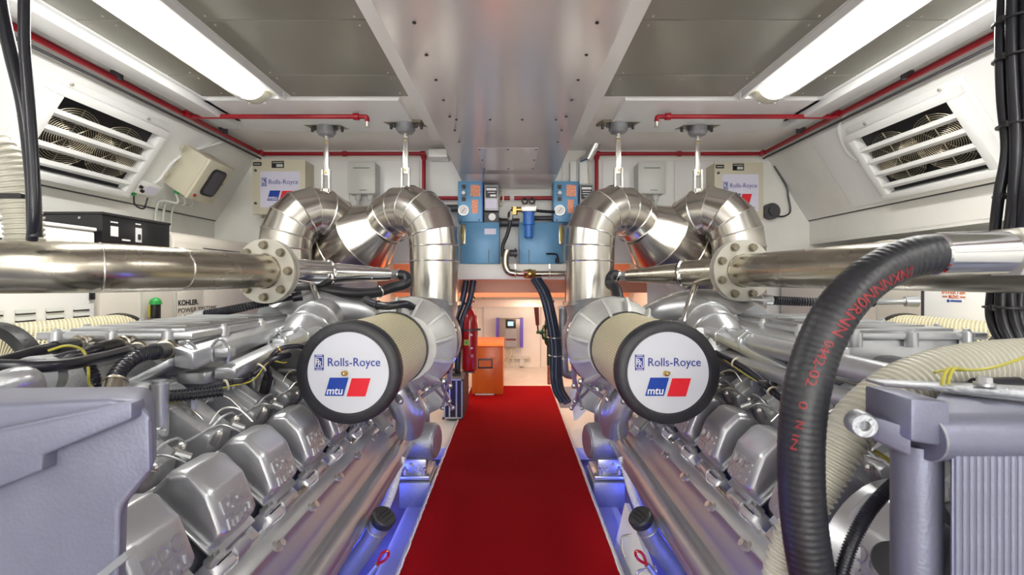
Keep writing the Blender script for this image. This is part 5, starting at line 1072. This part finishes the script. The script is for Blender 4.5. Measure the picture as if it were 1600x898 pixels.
k0, k1 = P(693, 0, 4.15).x, P(723, 0, 4.15).x; zt_ = P(0, 592, 4.15).z
part('shell', MB().bx(k0+.006, k1-.006, 4.156, 4.66, .018, zt_-.006), M_['black'], t)
for x in (k0, (k0+k1)/2-.011-.03, (k0+k1)/2+.011+.01, k1-.016): part('edge_profile', MB().bx(x, x+.016, 4.15, 4.157, .015, zt_, .003, 1), M_['engine_lt'], t)
for (a, b) in ((.015, .03), (zt_-.015, zt_)): part('edge_profile', MB().bx(k0, k1, 4.148, 4.158, a, b, .003, 1), M_['engine_lt'], t)
part('lid', MB().bx(k0, k1, 4.15, 4.67, zt_-.004, zt_+.006, .003, 1), M_['engine2'], t); part('side_panel', MB().bx(k1-.004, k1+.004, 4.15, 4.67, .013, zt_, .003, 1), M_['dark_metal'], t)
for x in (k0, k1):
    for z in (.02, zt_-.01): part('corner_cap', MB().box((x, 4.15, z), (.022, .022, .022), None, .006), M_['blackpl'], t)
part('handle', MB().tube(catmull([(k0+.05, 4.30, zt_+.005), (k0+.05, 4.30, zt_+.04), ((k0+k1)/2, 4.32, zt_+.055), (k1-.05, 4.30, zt_+.04), (k1-.05, 4.30, zt_+.005)], 5), .010, 8).bx(k0+.04, k1-.04, 4.26, 4.40, zt_+.005, zt_+.02, .004), M_['black'], t)
# far cabin
t = thing('charger_panel', 'grey wall charger with lit blue screen and violet side strips in the far cabin', 'charger', (0, 6.7, .33))
Yp = 6.62
part('body', MB().bx(xx(779, Yp), xx(813, Yp), Yp+.02, 6.765, zz(543, Yp), zz(498, Yp), .008), M_['charger'], t)
part('side_strip', MB().bx(xx(775, Yp), xx(779, Yp), Yp+.01, 6.76, zz(543, Yp), zz(497, Yp)), M_['violet'], t); part('side_strip', MB().bx(xx(813, Yp), xx(817.5, Yp), Yp+.01, 6.76, zz(543, Yp), zz(497, Yp)), M_['violet'], t)
part('display_bezel', MB().bx(xx(790, Yp), xx(806, Yp), Yp+.012, Yp+.02, zz(513, Yp), zz(499, Yp), .004), M_['blackpl'], t)
part('display', MB().bx(xx(793.5, Yp), xx(802, Yp), Yp+.009, Yp+.012, zz(509, Yp), zz(502.5, Yp)), M_['screen'], t)
part('chrome_bar', MB().bx(xx(790, Yp), xx(806, Yp), Yp+.012, Yp+.02, zz(532, Yp), zz(529, Yp)), M_['chrome'], t)
part('centre_panel', MB().bx(xx(789, Yp), xx(807, Yp), Yp+.014, Yp+.02, zz(542, Yp), zz(514, Yp)), M_['engine2'], t)
random.seed(9)
for i in range(6):
    x = xx(789+3.2*i, 6.7); part('cable', MB().tube(catmull([(x, 6.7, .30), (x+random.uniform(-.03, .03), 6.68, .2), (x+random.uniform(-.06, .06), 6.70, .10), (x+random.uniform(-.1, .1), 6.72, .02)], 5), .008, 6), M_['beige'], t)
solo('wall_channel', MB().bx(xx(786, 6.7), xx(829, 6.7), 6.70, 6.765, .13, .155, .004).bx(xx(812, 6.7), xx(819, 6.7), 6.66, 6.765, .03, .13), M_['greybox'], 'low grey cable channel on the far cabin wall', 'channel')
t = thing('hand_pump', 'dark red handled pump lever on the right of the far cabin', 'pump', P(840, 540, 5.6))
part('handle', MB().cyl(P(838, 480, 5.6), P(840, 508, 5.6), .030, .022, n=14), M_['dred'], t); part('shaft', MB().cyl(P(840, 508, 5.6), P(841, 520, 5.6), .010, n=8), M_['black'], t)
part('valve', MB().cyl(P(838, 519, 5.6), P(852, 519, 5.6), .018, n=10).ball(P(846, 519, 5.6), .03, 10), M_['dgreen'], t)
t = thing('green_valve', 'dark green valve assembly right of the doorway', 'valve', P(858, 530, 5.0))
part('body', MB().ball(P(858, 505, 5.0), .05, 12, (1, 1, 1.6)).ball(P(858, 530, 5.0), .055, 12, (1, 1, 1.5)).cyl(P(858, 490, 5.0), P(858, 570, 5.0), .025, n=12), M_['dgreen'], t)
part('wheel', MB().ring(P(850, 519, 4.95), (1, -.3, 0), .07, .012, 20, 6), M_['dgreen'], t); part('riser', MB().cyl(P(858, 550, 5.0), P(858, 600, 5.0), .02, n=10).cyl(P(866, 530, 5.0), P(866, 610, 5.0), .016, n=10), M_['copper_plate'], t)
solo('sound_shield', MB().bx(xx(852, 5.0), xx(866, 5.0), 5.0, 5.05, zz(473, 5.0), zz(469, 5.0)), M_['dark_metal'], 'dark plate high on the right inside the doorway', 'plate')
solo('hatch_ring', MB().ring(P(723, 517, 6.74), (0, 1, 0), .12, .012, 28, 6), M_['greybox'], 'pale round hatch ring on the far cabin wall beside the extinguisher', 'hatch')
# leaning boards beside the carpet, right
solo('floor_board', MB().loft([P(890, 610, 4.0), P(905, 606, 4.15), P(914, 640, 4.1), P(897, 657, 3.95)], [P(890, 610, 4.0)+Vector((.03, .02, 0)), P(905, 606, 4.15)+Vector((.03, .02, 0)), P(914, 640, 4.1)+Vector((.03, .02, 0)), P(897, 657, 3.95)+Vector((.03, .02, 0))]), M_['print_white'], 'white board leaning beside the carpet right of the doorway', 'board')
# white panel with handles under the right housing
t = thing('bilge_panel', 'narrow white panel with steel drop handles along the right edge of the carpet', 'panel', (.60, 2.0, -.2))
part('panel', MB().loft([(.51, 1.55, -.15), (.55, 1.55, -.15), (.60, 1.55, -.02), (.575, 1.55, -.015)], [(.51, 2.35, -.15), (.55, 2.35, -.15), (.60, 2.35, .12), (.575, 2.35, .125)], .002, 1), M_['white2'], t)
for y in (2.18, 1.92):
    part('handle', MB().tube(catmull([(.575, y, .05), (.545, y, .05), (.520, y-.01, .045), (.515, y-.02, .0), (.525, y-.03, -.03)], 5), .006, 8).cyl((.575, y, .05), (.60, y, .05), .016, n=12), M_['bolt'], t)
    part('screw', MB().cyl((.57, y+.09, .045), (.60, y+.09, .045), .012, n=10), M_['bolt'], t)
# blue strip lamps under the housings
for s in (-1, 1):
    for y in (1.5, 2.6, 3.5):
        t = thing('strip_lamp', {1.5: 'nearest', 2.6: 'middle', 3.5: 'farthest'}[y]+' of the three blue strip lamps under the %s engine' % ('left' if s < 0 else 'right'), 'lamp', (s*.92, y, .02), 'blue strip lamps under the %s engine' % ('left' if s < 0 else 'right'))
        part('housing', MB().bx(s*.94, s*.90, y-.2, y+.2, .03, .06, .004), M_['white2'], t); part('tube', MB().bx(s*.93, s*.905, y-.18, y+.18, .02, .03), M_['led'], t)
